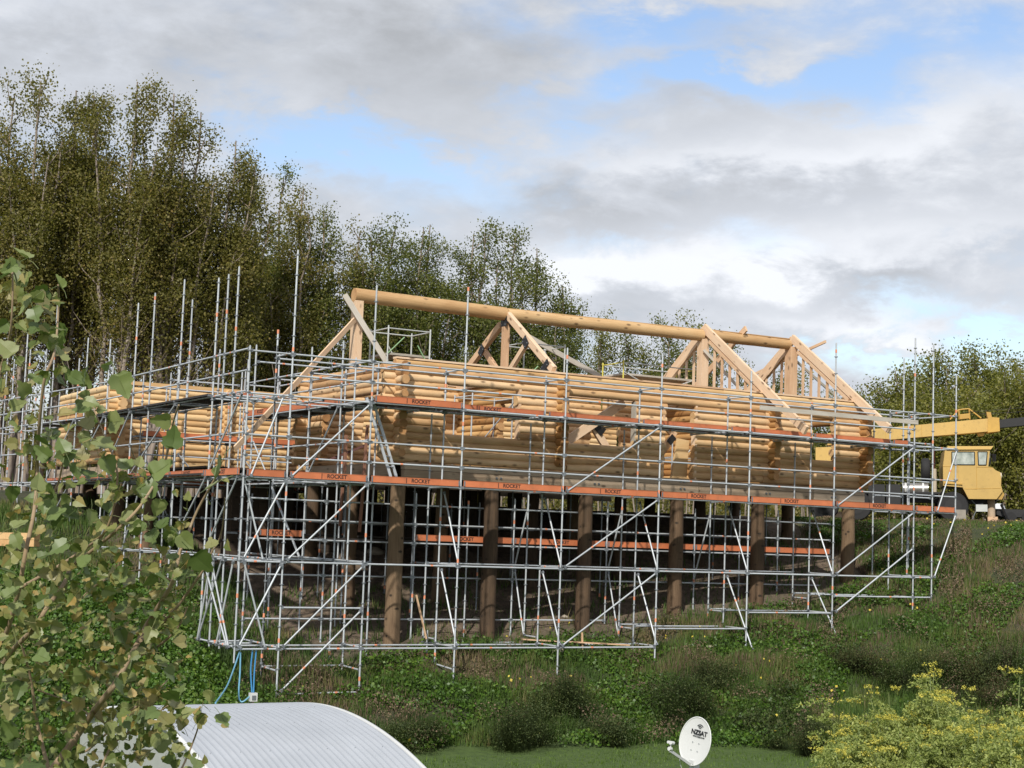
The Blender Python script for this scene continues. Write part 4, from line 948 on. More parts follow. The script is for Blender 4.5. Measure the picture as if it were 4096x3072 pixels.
def shrubs():
    rg = np.random.default_rng(5); P = []
    for i in range(1250):
        px = rg.uniform(-300, 4400) if i < 900 else rg.uniform(-300, 1300); d = rg.uniform(76, 92) if px < 3300 else rg.uniform(69, 80); p = B(px, 2100, d=d); h = rg.uniform(.5, (5.2 if px < 1000 else 3.4) if px < 3300 else 4.5)
        c = np.array([p[0], p[1], 1.0 + h * .5]); m = int(70 * h / 2); P.append(c + rg.normal(size=(m, 3)) * np.array([.7, .7, h * .3]))
    P = np.concatenate(P); P = P[P[:, 2] > .9]; V, F = cards(P, .17, rg)
    o = bpy.data.objects.new('undergrowth', np_mesh('undergrowth', V, F, M_LEAF, 4)); C.objects.link(o); tagit(o, 'dark undergrowth along the foot of the trees behind the house', 'undergrowth', kind='stuff')
    b = MB()
    for i in range(260):
        px = rg.uniform(-100, 4300); d = rg.uniform(70, 88); p = B(px, 2100, d=d); h = rg.uniform(3, 7); lx, ly = rg.normal(size=2) * .6
        b.tube([(p[0], p[1], .8), (p[0] + lx * .4, p[1] + ly * .4, 1 + h * .5), (p[0] + lx, p[1] + ly, 1 + h)], [.05, .035, .012], 4, 0, False)
    tagit(b.obj('saplings', M_BARK), 'thin grey saplings standing among the undergrowth behind the house', 'saplings', kind='stuff')
shrubs()

# ------------------------------------------------------------------ grass and weeds on the bank
def blades(n, xr, yr, hmin, hmax, mat, name, label, seed, keep=None, wid=.02, lean=.35):
    rg = np.random.default_rng(seed); X = rg.uniform(*xr, n); Y = rg.uniform(*yr, n)
    if keep is not None: k = keep(X, Y, rg); X, Y = X[k], Y[k]
    n = len(X); Z = gz(X, Y); h = rg.uniform(hmin, hmax, n) * (0.72 + .4 * np.sin(X * .9 + 1.3 * np.sin(Y * .8)) * np.sin(Y * 1.1) + .45 * np.sin(X * 4.1 + 2 * np.sin(Y * 2.7)) * np.sin(Y * 4.7 + 1.7 * np.sin(X * 1.9))); h = np.maximum(h, hmin * .5); h = h * np.where(gz(X, Y, False) > .55, .35, 1.)
    a = rg.uniform(0, 2 * math.pi, n); w = wid * rg.uniform(.6, 1.4, n); dx, dy = np.cos(a) * w, np.sin(a) * w
    b_ = rg.uniform(0, 2 * math.pi, n); ln = h * lean * rg.uniform(.2, 1.2, n)
    V = np.stack([np.stack([X - dx, Y - dy, Z - .03], 1), np.stack([X + dx, Y + dy, Z - .03], 1), np.stack([X + np.cos(b_) * ln, Y + np.sin(b_) * ln, Z + h], 1)], 1).reshape(-1, 3)
    o = bpy.data.objects.new(name, np_mesh(name, V, np.arange(3 * n).reshape(n, 3), mat, 3)); C.objects.link(o); return tagit(o, label, name.replace('_', ' '), kind='stuff')
def dryk(X, Y, r): return (gz(X, Y, False) > -3.2) & (r.uniform(size=len(X)) < .35 + .65 * (.5 + .5 * np.sin(X * 1.7 + 1.5 * np.sin(Y * 1.4))))
blades(95000, (34.8, 50), (-8, 6), .10, .42, M_DRY, 'dry_grass', 'dead brown grass over the upper right slope below the crane', 15, dryk, .016)
blades(30000, (14, 35), (-1.5, 1.6), .10, .40, M_DRY, 'dry_grass', 'strip of dead grass along the scaffold feet', 16, lambda X, Y, r: np.sin(X * 1.3 + 2 * np.sin(Y)) > -.1, .014)
def f2(X, Y, a, b, c): return .5 + .5 * np.sin(X * a + 2.1 * np.sin(Y * b + c)) * np.cos(Y * b * 1.3 - X * a * .4 + c)
def under(X, Y): return (Y > 1.8) & (X > 14.5) & (X < 35)
blades(380000, (6, 50), (-9, 7), .08, .42, M_GRASS, 'bank_grass', 'rough green and straw coloured grass covering the sloping bank', 3, lambda X, Y, r: ~(under(X, Y) & (r.uniform(size=len(X)) < .9)) & (gz(X, Y, False) > -4.9), .018)
blades(60000, (2, 16), (2, 18), .12, .4, M_GRASS, 'rough_grass', 'rough grass on the ground left of the scaffold', 4, None, .02)
blades(60000, (4, 40), (-20, -4), .05, .11, M_LAWN, 'lawn_grass', 'short bright green lawn at the foot of the bank', 5, lambda X, Y, r: gz(X, Y, False) < -4.7, .02)
def weeds(n, xr, yr, size, mat, name, label, seed, thr, fa, zoff=(.03, .3)):
    rg = np.random.default_rng(seed); X = rg.uniform(*xr, n); Y = rg.uniform(*yr, n); k = (f2(X, Y, *fa) > thr) & ~under(X, Y) & (gz(X, Y, False) > -4.95); k &= ((rg.uniform(size=n) < np.where(X > 34, 1., .55)) if mat is M_DRY else True); X, Y = X[k], Y[k]
    P = np.stack([X, Y, gz(X, Y) + rg.uniform(*zoff, len(X)) * np.where(gz(X, Y, False) > .55, .3, 1.)], 1); V, F = cards(P, size, rg, .2)
    o = bpy.data.objects.new(name, np_mesh(name, V, F, mat, 4)); C.objects.link(o); return tagit(o, label, 'weeds', kind='stuff')
weeds(330000, (6, 50), (-9, 7), .085, M_WEED, 'leafy_weeds', 'patches of lush low green weeds on the bank', 6, .50, (.8, .9, .3))
weeds(420000, (6, 50), (-9, 7), .05, M_DRY, 'dry_weeds', 'patches of dead brown weed heads on the bank', 7, .74, (1.9, 1.3, 2.2), (.10, .50))
weeds(60000, (8, 13.3), (-5, 9), .10, M_WEED, 'ivy_cover', 'thick green ground cover left of the scaffold foot', 8, .1, (.5, .5, 1.), (.05, .5))
weeds(1300, (8, 46), (-8, 4), .085, M_FLOW, 'yellow_flowers', 'small yellow flowers dotted over the bank', 9, .80, (.7, 1.1, .4), (.25, .5))

def bush(px, py, w, h, seed, label, n=2600):
    rg = np.random.default_rng(seed); r = ray(px, py); t = np.linspace(.3, 1.3, 500)   # where that sight line meets the bank
    base = None
    for k in np.linspace(20, 60, 1600):
        q = CAMP + r / FPX * k
        if q[2] < gz(q[0], q[1]): base = q; break
    root = thing('broom_bush', tuple(base), label, 'bush', 'dark bushes on the bank')
    cc = rg.uniform(-1, 1, (6, 2)) * w * .55; hs_ = rg.uniform(.3, 1.5, 6); ki = rg.integers(0, 6, n); c = cc[ki] + rg.normal(size=(n, 2)) * w * .13; z0 = gz(base[0] + c[:, 0], base[1] + c[:, 1]) ; a = rg.uniform(0, 2 * math.pi, n); sp = rg.uniform(.05, 1.0, n) ** 1.5 * w * .6
    hh = h * rg.uniform(.35, 1.35, n) * hs_[ki]; P0 = np.stack([base[0] + c[:, 0], base[1] + c[:, 1], z0 - .05], 1); P1 = P0 + np.stack([np.cos(a) * sp, np.sin(a) * sp, hh], 1)
    w_ = .008; V = np.stack([P0 + [w_, w_, 0], P0 - [w_, w_, 0], P1], 1).reshape(-1, 3); o = bpy.data.objects.new('stems', np_mesh('stems', V - base, np.arange(3 * n).reshape(n, 3), M_BROOM, 3)); C.objects.link(o); o.parent = root
    u = rg.uniform(.45, 1.05, (n * 2, 1)); i = rg.integers(0, n, n * 2); P = P0[i] * (1 - u) + P1[i] * u + rg.normal(size=(n * 2, 3)) * .035
    P = P[(P[:, 2] - z0.mean()) < h * 1.1]; V, F = cards(P, .05, rg, 0, .5); o = bpy.data.objects.new('foliage', np_mesh('foliage', V - base, F, M_BROOM, 4)); C.objects.link(o); o.parent = root
for i, (px, py, w, h, lb) in enumerate(((2120, 2960, 1.6, .9, 'dark broom bush on the lower bank, below the second scaffold bay'), (2240, 2870, 1.3, 1.1, 'upright dark broom bush below the middle scaffold standards'), (2470, 2980, 1.1, .6, 'small rounded dark bush left of the satellite dish'), (2730, 2860, 1.5, 1.0, 'dark broom bush just above the satellite dish'),
    (3080, 2850, 1.5, .9, 'brown stemmed dark bush right of the satellite dish'), (3200, 3010, 1.2, .8, 'dark bush beside the lawn edge left of the fennel'), (3450, 2760, 1.8, .9, 'wide dark bush above the fennel'), (3750, 2740, 2.0, 1.1, 'large dark bush behind the fennel top'), (4020, 2800, 2.0, 1.2, 'dark green bush at the right edge above the fennel'), (2900, 2760, 1.1, .7, 'small dark bush on the mid bank right of centre'), (1680, 3000, 1.2, .5, 'low dark bush beside the curved roof end'))):
    bush(px, py, w, h, 200 + i, lb)
# pale stones
for i, (px, py, r) in enumerate(((2838, 2590, .16), (2900, 2555, .10), (2230, 2610, .20), (1905, 2480, .16), (2730, 2620, .08), (1500, 2210, .3), (1260, 2300, .22), (1850, 2420, .2), (2260, 2470, .12))):
    k = None
    for k in np.linspace(25, 60, 1400):
        q = CAMP + ray(px, py) / FPX * k
        if q[2] < gz(q[0], q[1]): break
    rg = random.Random(i); b = MB(); n = 7; 
    rings = [(-.3, .7), (0, 1), (.35, .8), (.55, .35)]
    b.tube([(q[0] + rg.uniform(-.1, .1) * r, q[1], q[2] + z * r) for z, _ in rings], [rr * r * rg.uniform(.85, 1.1) for _, rr in rings], n)
    tagit(b.obj('stone', M_STONE), ['pale stone low on the bank under the fourth bay', 'small pale stone right of the fourth bay foot', 'flat pale stone under the third scaffold foot', 'pale stone left of the second pole in shade', 'tiny pale stone in the grass under the fourth bay', 'large broken rock under the house left side', 'rubble rock deep under the left scaffold', 'brown rock behind the second pole', 'small rock between second and third poles'][i], 'stone')

# ------------------------------------------------------------------ curved roof shed
def build_shed():
    X1 = 7.3; z0 = -2.0
    R = 8.0; pts = []
    yc = -19.05                                            # crown line
    def prof(s):                                           # arc length from crown, negative = far side
        th = s / R; return yc - R * math.sin(th), z0 + R * (math.cos(th) - 1) 
    root = thing('shed', (X1 - 3, yc, -5.0), 'white curved corrugated shed roof in the foreground behind the leafy branches', 'shed')
    Xs = np.arange(5.1, X1 + .001, .0095); S = np.linspace(-2.6, 4.6, 36)
    V = []; 
    for x in Xs:
        ph = (x % .076) / .076; rib = .022 * (1 if ph < .3 else (.3 if ph < .42 else (0 if ph < .88 else .5)))
        for s_ in S: y, z = prof(s_); th = s_ / R; V.append((x, y - math.sin(th) * rib, z + math.cos(th) * rib))
    n = len(S); m = len(Xs); i = (np.arange(m - 1)[:, None] * n + np.arange(n - 1)[None]).ravel(); F = np.stack([i, i + n, i + n + 1, i + 1], 1)
    t = NT('white corrugated steel'); v = t.noise(t.pos(), 1.2, 5, .6); st = t.noise(t.pos(), 6, 4, .6, (1, .15, 1))
    t.set(Base_Color=t.mix(t.math('MULTIPLY', st, .5), t.ramp(v, [(.3, (.36, .385, .42)), (.7, (.43, .455, .49))]), (.27, .285, .30)), Roughness=.42, Metallic=.1)
    me = np_mesh('roof_sheet', np.array(V) - np.array(root.location), F, t.m, 4); o = bpy.data.objects.new('roof_sheet', me); C.objects.link(o); o.parent = root
    b = MB(); b.tube([(X1 + .0, *prof(s_)) for s_ in S], .022, 6); b.obj('edge_trim', M_WHITE, root)
    b = MB(); b.tube([(5.1, *prof(s_)) for s_ in S], .03, 6); b.obj('edge_trim', M_WHITE, root)
    b = MB(); ol_ = [prof(s_) for s_ in S]; ol2 = [(y, z) for y, z in ol_ ] + [(ol_[-1][0], -5), (ol_[0][0], -5)]
    for xx in (5.16, X1 - .06):
        vs = [(xx, y, z - .02) for y, z in ol2]; b.add(vs, [tuple(range(len(vs)))])
    b.add([(5.16, ol_[-1][0], -5), (X1 - .06, ol_[-1][0], -5), (X1 - .06, ol_[-1][0], ol_[-1][1] - .02), (5.16, ol_[-1][0], ol_[-1][1] - .02)], [(0, 1, 2, 3)])
    b.add([(5.16, ol_[0][0], -5), (X1 - .06, ol_[0][0], -5), (X1 - .06, ol_[0][0], ol_[0][1] - .02), (5.16, ol_[0][0], ol_[0][1] - .02)], [(0, 1, 2, 3)])
    b.obj('wall', M_ALU, root)
    b = MB()
    for x in np.arange(5.25, X1, .152 * 2):
        for s_ in (-.0, .9, 1.8, 2.7): y, z = prof(s_); th = s_ / R; b.tube([(x, y, z), (x, y - .022 * math.sin(th), z + .022 * math.cos(th))], .005, 5)
    o = b.obj('screws', M_STEELD, root); o['kind'] = 'stuff'
build_shed()

# ------------------------------------------------------------------ satellite dish
def build_dish():
    d = 26.0; c = Vector(B(2780, 2965, d=d)); fh = Vector(MC[0]); rt = Vector(MC[1]); upv = Vector((0, 0, 1))
    back = -Vector((fh.x, fh.y, 0)).normalized(); lf = -Vector((rt.x, rt.y, 0)).normalized()
    a = math.radians(44); nrm = (back * math.cos(a) + lf * math.sin(a) + upv * .16).normalized()
    ex = upv.cross(nrm).normalized(); ez = nrm.cross(ex); ez = (ez * math.cos(math.radians(6)) + ex * math.sin(math.radians(6))).normalized(); ex = ez.cross(nrm) * 1
    if ex.dot(rt) < 0: ex = -ex
    wd, ht = .315, .395
    root = thing('satellite_dish', tuple(c), 'white satellite dish printed NZSAT on a pole at the bottom of the bank', 'satellite dish')
    V = []; F = []; nr, na = 8, 40
    def pt(r, t, off=0.): return c + ex * (wd * r * math.cos(t)) + ez * (ht * r * math.sin(t)) + nrm * (.03 * (r * r - 1) + off)
    b = MB()
    for off, flip in ((0, False), (-.012, True)):
        vs = [pt(0, 0, off)] + [pt(r / nr, 2 * math.pi * k / na, off) for r in range(1, nr + 1) for k in range(na)]
        fs = [(0, 1 + k, 1 + (k + 1) % na) for k in range(na)] + [(1 + (r - 1) * na + k, 1 + r * na + k, 1 + r * na + (k + 1) % na, 1 + (r - 1) * na + (k + 1) % na) for r in range(1, nr) for k in range(na)]
        b.add(vs, fs, 0, True)
    b.obj('reflector', M_WHITE, root)
    b = MB(); b.tube([pt(1, 2 * math.pi * k / na, .0) for k in range(na + 1)], .011, 6, 0, False); b.obj('rim', M_WHITE, root)
    R = Matrix((ex, ez, nrm)).transposed()
    def put(me, name, x, z):
        r = math.hypot(x / wd, z / ht); o = bpy.data.objects.new(name, me); C.objects.link(o); o.parent = root
        o.location = ex * x + ez * z + nrm * (.03 * (r * r - 1) + .019) ; o.rotation_mode = 'QUATERNION'; o.rotation_quaternion = R.to_quaternion(); return o
    put(text_mesh('NZSAT', .105, M_BLACK, 'lettering', .001, .004), 'lettering', .045, .148); put(text_mesh('www.nzsat.co.nz', .036, M_BLACK, 'lettering', .001, .0012), 'lettering', .045, .086)
    b = MB()
    for rr in (.024, .05, .076):
        b.tube([Vector((rr * math.cos(t), rr * math.sin(t), 0)) for t in np.linspace(math.radians(40), math.radians(140), 8)], .0055, 5)
    put(b.mesh('signal_arcs', M_BLACK), 'signal_arcs', .045, .208)
    for x, z in ((-.05, -.02), (.08, -.02), (-.05, -.15), (.08, -.15)): b = MB(); b.tube([Vector((0, 0, 0)), Vector((0, 0, .006))], .008, 8); put(b.mesh('bolt', M_STEELD), 'bolt', x, z)
    bot = c - ez * (ht + .0) - nrm * .02; tip = Vector(B(2680, 3003, d=25.45)); b = MB(); b.beam(bot, tip, .028, .045); arm = b.obj('feed_arm', M_WHITE, root)
    b = MB(); k = tip + Vector((0, 0, .03)); b.tube([k + nrm * .03, k - nrm * .03], .032, 12); b.tube([k + Vector((0, 0, .10)) + ex * .03 + nrm * .03, k + Vector((0, 0, .10)) + ex * .03 - nrm * .05], .03, 12); b.tube([k, k + Vector((0, 0, .1)) + ex * .03], .012, 6); b.tube([k + Vector((0, 0, .10)) - ex * .03 + nrm * .02, k + Vector((0, 0, .10)) - ex * .03 - nrm * .04], .024, 12); b.obj('receiver', M_WHITE, root)
    base = bot - nrm * .10; b = MB(); b.tube([(base.x, base.y, -5.1), (base.x, base.y, base.z + .12)], .03, 10); b.obj('mast', M_ALU, root)
    b = MB(); b.box(base + Vector((0, 0, .0)), (.12, .12, .12)); b.box(base + nrm * .06 + Vector((0, 0, .06)), (.1, .16, .06)); b.obj('clamp', M_WHITE, root)
    b = MB(); b.tube([Vector(B(2717, 3035, d=25.8)), Vector(B(2722, 3060, d=25.8)), Vector(B(2735, 3100, d=25.8))], .006, 5); b.obj('cable', M_ALU, root)
build_dish()

# hoses and junction box under the left scaffold corner
def hose(label, pts, mat, dd=33):
    ctrl = [Vector(B(x, y, Y=Yv)) for x, y, Yv in pts]; P = []
    for i in range(len(ctrl) - 1):
        p0, p1, p2, p3 = ctrl[max(i - 1, 0)], ctrl[i], ctrl[i + 1], ctrl[min(i + 2, len(ctrl) - 1)]
        for t in np.linspace(0, 1, 7)[:-1]: P.append(.5 * ((2 * p1) + (-p0 + p2) * t + (2 * p0 - 5 * p1 + 4 * p2 - p3) * t * t + (-p0 + 3 * p1 - 3 * p2 + p3) * t ** 3))
    P.append(ctrl[-1]); b = MB(); b.tube(P, .02, 6); tagit(b.obj('hose', mat), label, 'hose')
hose('pale blue hose slanting down left from the scaffold corner to the shed roof', [(958, 2608, .1), (930, 2690, -1), (905, 2750, -2.5), (862, 2812, -4.5)], M_HOSE)
hose('blue hose hanging in a loop from the scaffold corner to the white box', [(962, 2610, .1), (960, 2690, -.6), (955, 2780, -1.2), (968, 2808, -1.4), (1000, 2785, -1.4)], M_HOSE)
hose('left of two dark blue hoses dropping straight into the white box', [(1010, 2605, .1), (1003, 2680, -.6), (1008, 2770, -1.4)], M_BLUE)
hose('right of two dark blue hoses dropping straight into the white box', [(1025, 2605, .1), (1018, 2680, -.6), (1014, 2770, -1.4)], M_BLUE)
p = Vector(B(1012, 2788, Y=-1.4)); jb = thing('junction_box', tuple(p), 'small white box on the bank where the blue hoses end', 'junction box'); b = MB(); b.box(p, (.17, .12, .19)); b.obj('case', M_WHITE, jb); b = MB(); b.box(p + Vector((.0, -.065, -.01)), (.09, .02, .1)); b.obj('cover', M_STEELD, jb); b = MB(); b.tube([p - Vector((0, 0, .1)), p - Vector((0, 0, .9))], .03, 6); b.obj('stake', M_GREYW, jb)

# ------------------------------------------------------------------ fennel in the right foreground
def build_fennel():
    rg = np.random.default_rng(77); root = thing('fennel_bush', tuple(B(3750, 3400, d=11)), 'large yellow green feathery fennel clump filling the lower right corner', 'bush')
    o3 = np.array(root.location); st = MB(); PL = []; PU = []; PS = []
    def topline(px): return 25 + float(np.interp(px, [3250, 3330, 3370, 3420, 3480, 3540, 3600, 3680, 3730, 3780, 3820, 3880, 3930, 3990, 4050, 4150], [3100, 2930, 2900, 2860, 2890, 2820, 2860, 2790, 2740, 2800, 2920, 2830, 2900, 2960, 2880, 2870]))
    heads = [(3720, 2715, 10.5), (3735, 2690, 10.6), (3480, 2790, 10.7), (3375, 2840, 10.8), (3310, 2800, 10.8), (3555, 2770, 11), (3900, 2790, 10.6), (4080, 2700, 10.4), (4060, 2860, 10)]
    for i in range(240):
        px = rg.uniform(3330, 4180); d = rg.uniform(9.5, 12.2); py = topline(px) + rg.uniform(0, 1) ** 1.3 * (3200 - topline(px)); heads.append((px, py, d))
    for px, py, d in heads:
        if py > 3250: continue
        tip = B(px, py, d=d); bx = B(px + rg.normal() * 60 + (3800 - px) * .35, 3500, d=d + rg.normal() * .3); mid = (tip + bx) / 2 + rg.normal(size=3) * .05
        st.tube([bx, mid, tip], [.010, .007, .003], 5, 0, False)
        for q in range(int(rg.integers(1, 3))):                                  # umbels
            c = tip + rg.normal(size=3) * np.array([.07, .07, .04]); k = rg.integers(8, 16); a = rg.uniform(0, 2 * math.pi, k); r = .028 + .02 * rg.uniform(size=k)
            u = np.stack([c[0] + np.cos(a) * r, c[1] + np.sin(a) * r, c[2] + .02 + rg.normal(size=k) * .006], 1); PS += [(c - np.array([0, 0, .03]), e) for e in u]
            for e in u: PU.append(e + rg.normal(size=(7, 3)) * .006)
        for q in range(3 if py < 2650 else 11):                                                        # feathery leaves
            t = rg.uniform(0, .75); c = tip * (1 - t) + mid * t; dv = rg.normal(size=3); dv[2] = abs(dv[2]) * .4 - .1; dv /= np.linalg.norm(dv); L = rg.uniform(.10, .26)
            m = 85; u = rg.uniform(0, 1, m)[:, None]; P = c + dv * L * u + np.array([0, 0, -1]) * (u ** 2) * L * .35 + rg.normal(size=(m, 3)) * .016 * (1 - u * .4); PL.append(P)
    st.obj('stems', M_FSTEM, root)
    PL = np.concatenate(PL); V, F = cards(PL, .024, rg, 0, .45); o = bpy.data.objects.new('foliage', np_mesh('foliage', V - o3, F, M_FENN, 4)); C.objects.link(o); o.parent = root
    PU = np.concatenate(PU); V, F = cards(PU, .011, rg, 0, .9); o = bpy.data.objects.new('flowers', np_mesh('flowers', V - o3, F, M_UMB, 4)); C.objects.link(o); o.parent = root
    a = np.array([p[0] for p in PS]); e = np.array([p[1] for p in PS]); w = np.array([.0015, 0, 0]); V = np.stack([a + w, a - w, e], 1).reshape(-1, 3); o = bpy.data.objects.new('umbel_rays', np_mesh('umbel_rays', V - o3, np.arange(len(V)).reshape(-1, 3), M_FENN, 3)); C.objects.link(o); o.parent = root
build_fennel()

# ------------------------------------------------------------------ leafy poplar branches close to the camera
def build_foreground():
    rg = np.random.default_rng(31); root = thing('poplar_sapling', tuple(B(150, 3900, d=6.2)), 'near poplar branches with large lobed green leaves, some yellowing, at the left edge', 'tree')
    rl = np.array(root.location)
    BR = [([(199, 3090), (298, 2957), (363, 2863), (428, 2778), (467, 2724), (547, 2580), (587, 2500), (630, 2431), (692, 2324), (722, 2201), (748, 2144), (790, 2040), (880, 1880)], 6.0, .017),
          ([(562, 2560), (600, 2528), (681, 2462), (809, 2288), (850, 2200)], 6.0, .010), ([(467, 2724), (530, 2640), (625, 2590), (707, 2518), (748, 2431)], 6.1, .009),
          ([(-60, 2740), (0, 2664), (60, 2590), (139, 2510), (188, 2431), (256, 2335), (287, 2267), (384, 2190), (492, 2098), (563, 2021), (640, 1898), (666, 1827), (690, 1700), (715, 1620)], 5.8, .012),
          ([(-40, 2640), (0, 2570), (31, 2518), (77, 2354), (102, 2211), (138, 2037), (150, 1880), (150, 1800), (174, 1537), (209, 1438), (224, 1373), (234, 1224), (232, 1140)], 5.6, .011),
          ([(82, 2350), (220, 2273), (330, 2200), (430, 2110), (470, 1900), (420, 1750), (360, 1600)], 5.9, .007), ([(-20, 1520), (0, 1480), (20, 1420), (45, 1300), (50, 1100), (30, 1040)], 5.5, .006),
          ([(298, 2957), (330, 3010), (420, 2940), (500, 2860), (597, 2790), (671, 2720)], 6.2, .006), ([(199, 3090), (150, 2900), (120, 2700), (60, 2500)], 6.2, .010), ([(400, 3090), (450, 2980), (560, 2900), (671, 2823)], 6.0, .006), ([(720, 3090), (760, 3000), (795, 2900), (800, 2830)], 6.0, .004),
          ([(692, 2324), (560, 2280), (400, 2330), (300, 2420)], 6.2, .005), ([(363, 2863), (250, 2800), (150, 2760)], 6.1, .006), ([(138, 2037), (220, 1960), (250, 1860), (270, 1740)], 5.7, .005), ([(640, 1898), (560, 1870), (520, 1780)], 5.8, .003), ([(692, 2324), (800, 2260), (880, 2150), (900, 1990)], 6.0, .004)]
    pts = []
    for P_, d, r0 in BR:
        W3 = [Vector(B(x, y, d=d + .12 * math.sin(i * 1.3))) for i, (x, y) in enumerate(P_)]; n = len(W3); sm = []
        for i in range(n - 1):
            p0, p1, p2, p3 = W3[max(i - 1, 0)], W3[i], W3[i + 1], W3[min(i + 2, n - 1)]
            for t in (0, .25, .5, .75): sm.append(.5 * ((2 * p1) + (-p0 + p2) * t + (2 * p0 - 5 * p1 + 4 * p2 - p3) * t * t + (-p0 + 3 * p1 - 3 * p2 + p3) * t ** 3))
        sm.append(W3[-1]); b = MB(); b.tube(sm, [r0 * .8 * (1 - .8 * i / len(sm)) + .0012 for i in range(len(sm))], 7); b.obj('branch', M_BRAN, root); pts += [(s_, i / len(sm)) for i, s_ in enumerate(sm)]
    # leaf outlines: lobed, folded along the midrib
    half = [(0, 0), (.30, -.06), (.50, .10), (.46, .26), (.52, .40), (.36, .50), (.34, .66), (.20, .74), (.12, .90), (0, 1.02)]
    meshes = []
    for v in range(8):
        r2 = random.Random(v); fold = r2.uniform(.06, .42); curl = r2.uniform(-.25, .3); jt = [r2.uniform(-.05, .05) for _ in half]; wd = r2.uniform(.8, 1.05)
        vs = []; mids = [(0, y, curl * (y - .4) ** 2) for y in (0, .25, .5, .75, 1.02)]
        pL = []
        for sgn in (-1, 1):
            pL.append([((x + jt[i] * (0 if x == 0 else 1)) * sgn * wd, y + jt[i] * .5, curl * (y - .4) ** 2 + fold * x + (.05 * math.sin(y * 9 + v) * x)) for i, (x, y) in enumerate(half)])
        b = MB()
        for k, ol_ in enumerate(pL):
            inner = [(0, y, curl * (y - .4) ** 2) for x, y in half[1:-1]]
            m = len(half); V_ = ol_ + inner; F_ = [(0, 1, m)] + [(i, i + 1, m + i, m + i - 1) for i in range(1, m - 2)] + [(m - 2, m - 1, m + m - 3)]
            F_ = [f if k else f[::-1] for f in F_]; b.add(V_, F_, 0, True)
        b.tube([Vector((0, -.75, -.12)), Vector((0, -.35, .0)), Vector((0, .0, 0)), Vector((0, .9, curl * .25 - .01))], [.018, .016, .014, .004], 4, 0, False)
        meshes.append(b.mesh('leaf', M_LEAFIND))
    dens = lambda x, y: (1 if x < 130 and y > 1020 else 0) or (1 if x < 260 and y > 1150 else 0) or (.8 if x < 420 and y > 1420 else 0) or (.8 if x < 600 and y > 1850 else 0) or (.6 if x < 740 and y > 2080 else 0) or (.2 if x < 900 and 1850 < y < 2250 and x > 640 else 0) or (.3 if x < 900 and y > 2700 else 0)
    got = []; tries = 0
    spots = [(40, 1090, 95), (35, 1170, 110), (190, 1160, 95), (175, 1250, 105), (228, 1300, 80), (30, 1290, 70), (470, 1500, 105), (350, 1540, 80), (435, 1460, 60), (360, 1615, 80), (110, 1580, 80), (120, 1520, 70), (440, 1690, 95), (380, 1760, 100), (680, 1680, 80), (690, 1790, 90), (420, 1830, 85), (610, 1900, 100), (890, 1845, 100), (870, 1930, 90), (720, 2140, 80), (780, 2220, 105), (850, 2190, 60), (590, 1985, 90), (640, 2000, 80), (905, 2170, 55), (475, 2320, 70), (620, 2300, 80), (840, 2760, 60), (680, 2900, 85), (620, 2990, 90), (790, 2890, 50), (790, 3040, 70), (560, 2870, 60), (730, 2860, 60), (720, 3010, 60), (60, 2950, 90), (640, 2950, 70), (740, 2570, 60)]
    for x, y, s_ in spots: got.append((B(x, y, d=5.6 + rg.uniform(0, .3)), s_ / 6289 * 5.7 * 1.0))
    while len(got) < 820 and tries < 30000:
        tries += 1; s_, t = pts[rg.integers(len(pts))]; 
        q = np.array(s_) + rg.normal(size=3) * np.array([.075, .14, .075]) * (1.3 if t < .6 else .8); x, y, dd = PJ(q)
        if x < -120 or y > 3200 or rg.uniform() > dens(x, y): continue
        got.append((q, rg.uniform(.032, .075) * (1.0 if rg.uniform() < .6 else .65)))
    tries = 0
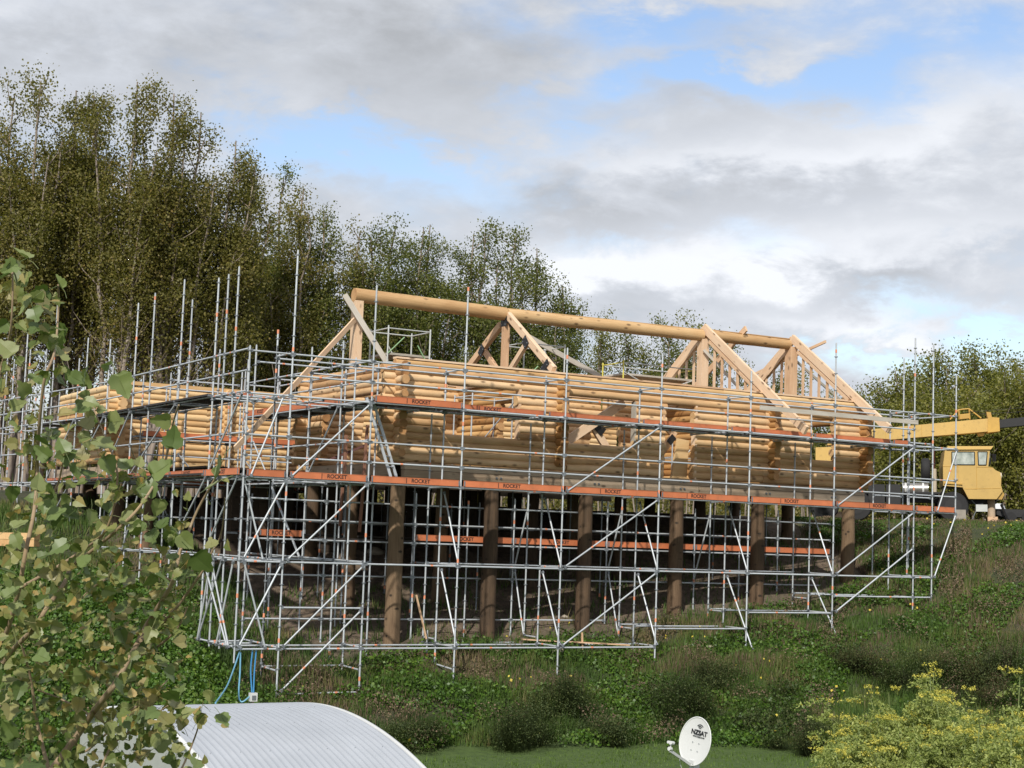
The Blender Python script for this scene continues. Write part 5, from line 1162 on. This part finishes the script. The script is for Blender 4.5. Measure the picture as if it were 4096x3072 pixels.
    while len(got) < 1250 and tries < 30000:
        tries += 1; s_, t = pts[rg.integers(len(pts))]; q = np.array(s_) + rg.normal(size=3) * np.array([.10, .16, .09]); x, y, dd = PJ(q)
        if x < -120 or x > 760 or y > 3200 or y < 2000 + rg.uniform(0, 500): continue
        got.append((q, rg.uniform(.020, .05)))
    got.sort(key=lambda g: -g[1]); SB = MB(); cnt = 0
    vd = Vector(MC[0])
    for i, (q, s_) in enumerate(got):
        # blades hang and face roughly the light and the camera
        nrm = (-vd * rg.uniform(.2, 1.2) + Vector((0, 0, 1)) * rg.uniform(-.1, .9) + Vector(rg.normal(size=3)) * .55).normalized()
        dn = (Vector((0, 0, -1)) * rg.uniform(-.6, 1.0) + Vector(rg.normal(size=3)) * .8); yv = (dn - nrm * dn.dot(nrm)).normalized(); xv = yv.cross(nrm)
        R = Matrix((xv, yv, nrm)).transposed(); me = meshes[i % 8]
        if i < 298:
            o = bpy.data.objects.new('leaf', me); C.objects.link(o); o.parent = root; o.location = Vector(q - rl); o.scale = (s_, s_, s_); o.rotation_mode = 'QUATERNION'; o.rotation_quaternion = R.to_quaternion()
        else:
            vs = [R @ v.co * s_ + Vector(q) for v in me.vertices]; SB.add(vs, [tuple(p.vertices) for p in me.polygons], 0, True)
    o = SB.obj('small_leaves', M_BIG, root); o['kind'] = 'stuff'
def leafind():
    t = NT('poplar leaf blade'); r = t.rnd(); v = t.noise(t.obj(), 3, 4, .6); f = t.math('ADD', t.math('MULTIPLY', r, .85), t.math('MULTIPLY', v, .18))
    c = t.ramp(f, [(.05, (.075, .115, .026)), (.4, (.14, .19, .055)), (.68, (.215, .24, .09)), (.86, (.25, .225, .09)), (1, (.37, .26, .07))]); t.set(Base_Color=c, Roughness=.45)
    tr = t.n('ShaderNodeBsdfTranslucent'); t.link(t.mix(1., c, (1.0, 1.15, .55), 'MULTIPLY'), tr.inputs[0]); ms = t.n('ShaderNodeMixShader'); ms.inputs[0].default_value = .25
    t.link(t.b.outputs[0], ms.inputs[1]); t.link(tr.outputs[0], ms.inputs[2]); t.link(ms.outputs[0], t.out.inputs[0]); return t.m
M_LEAFIND = leafind()
build_foreground()
print('tree leaves', nl)
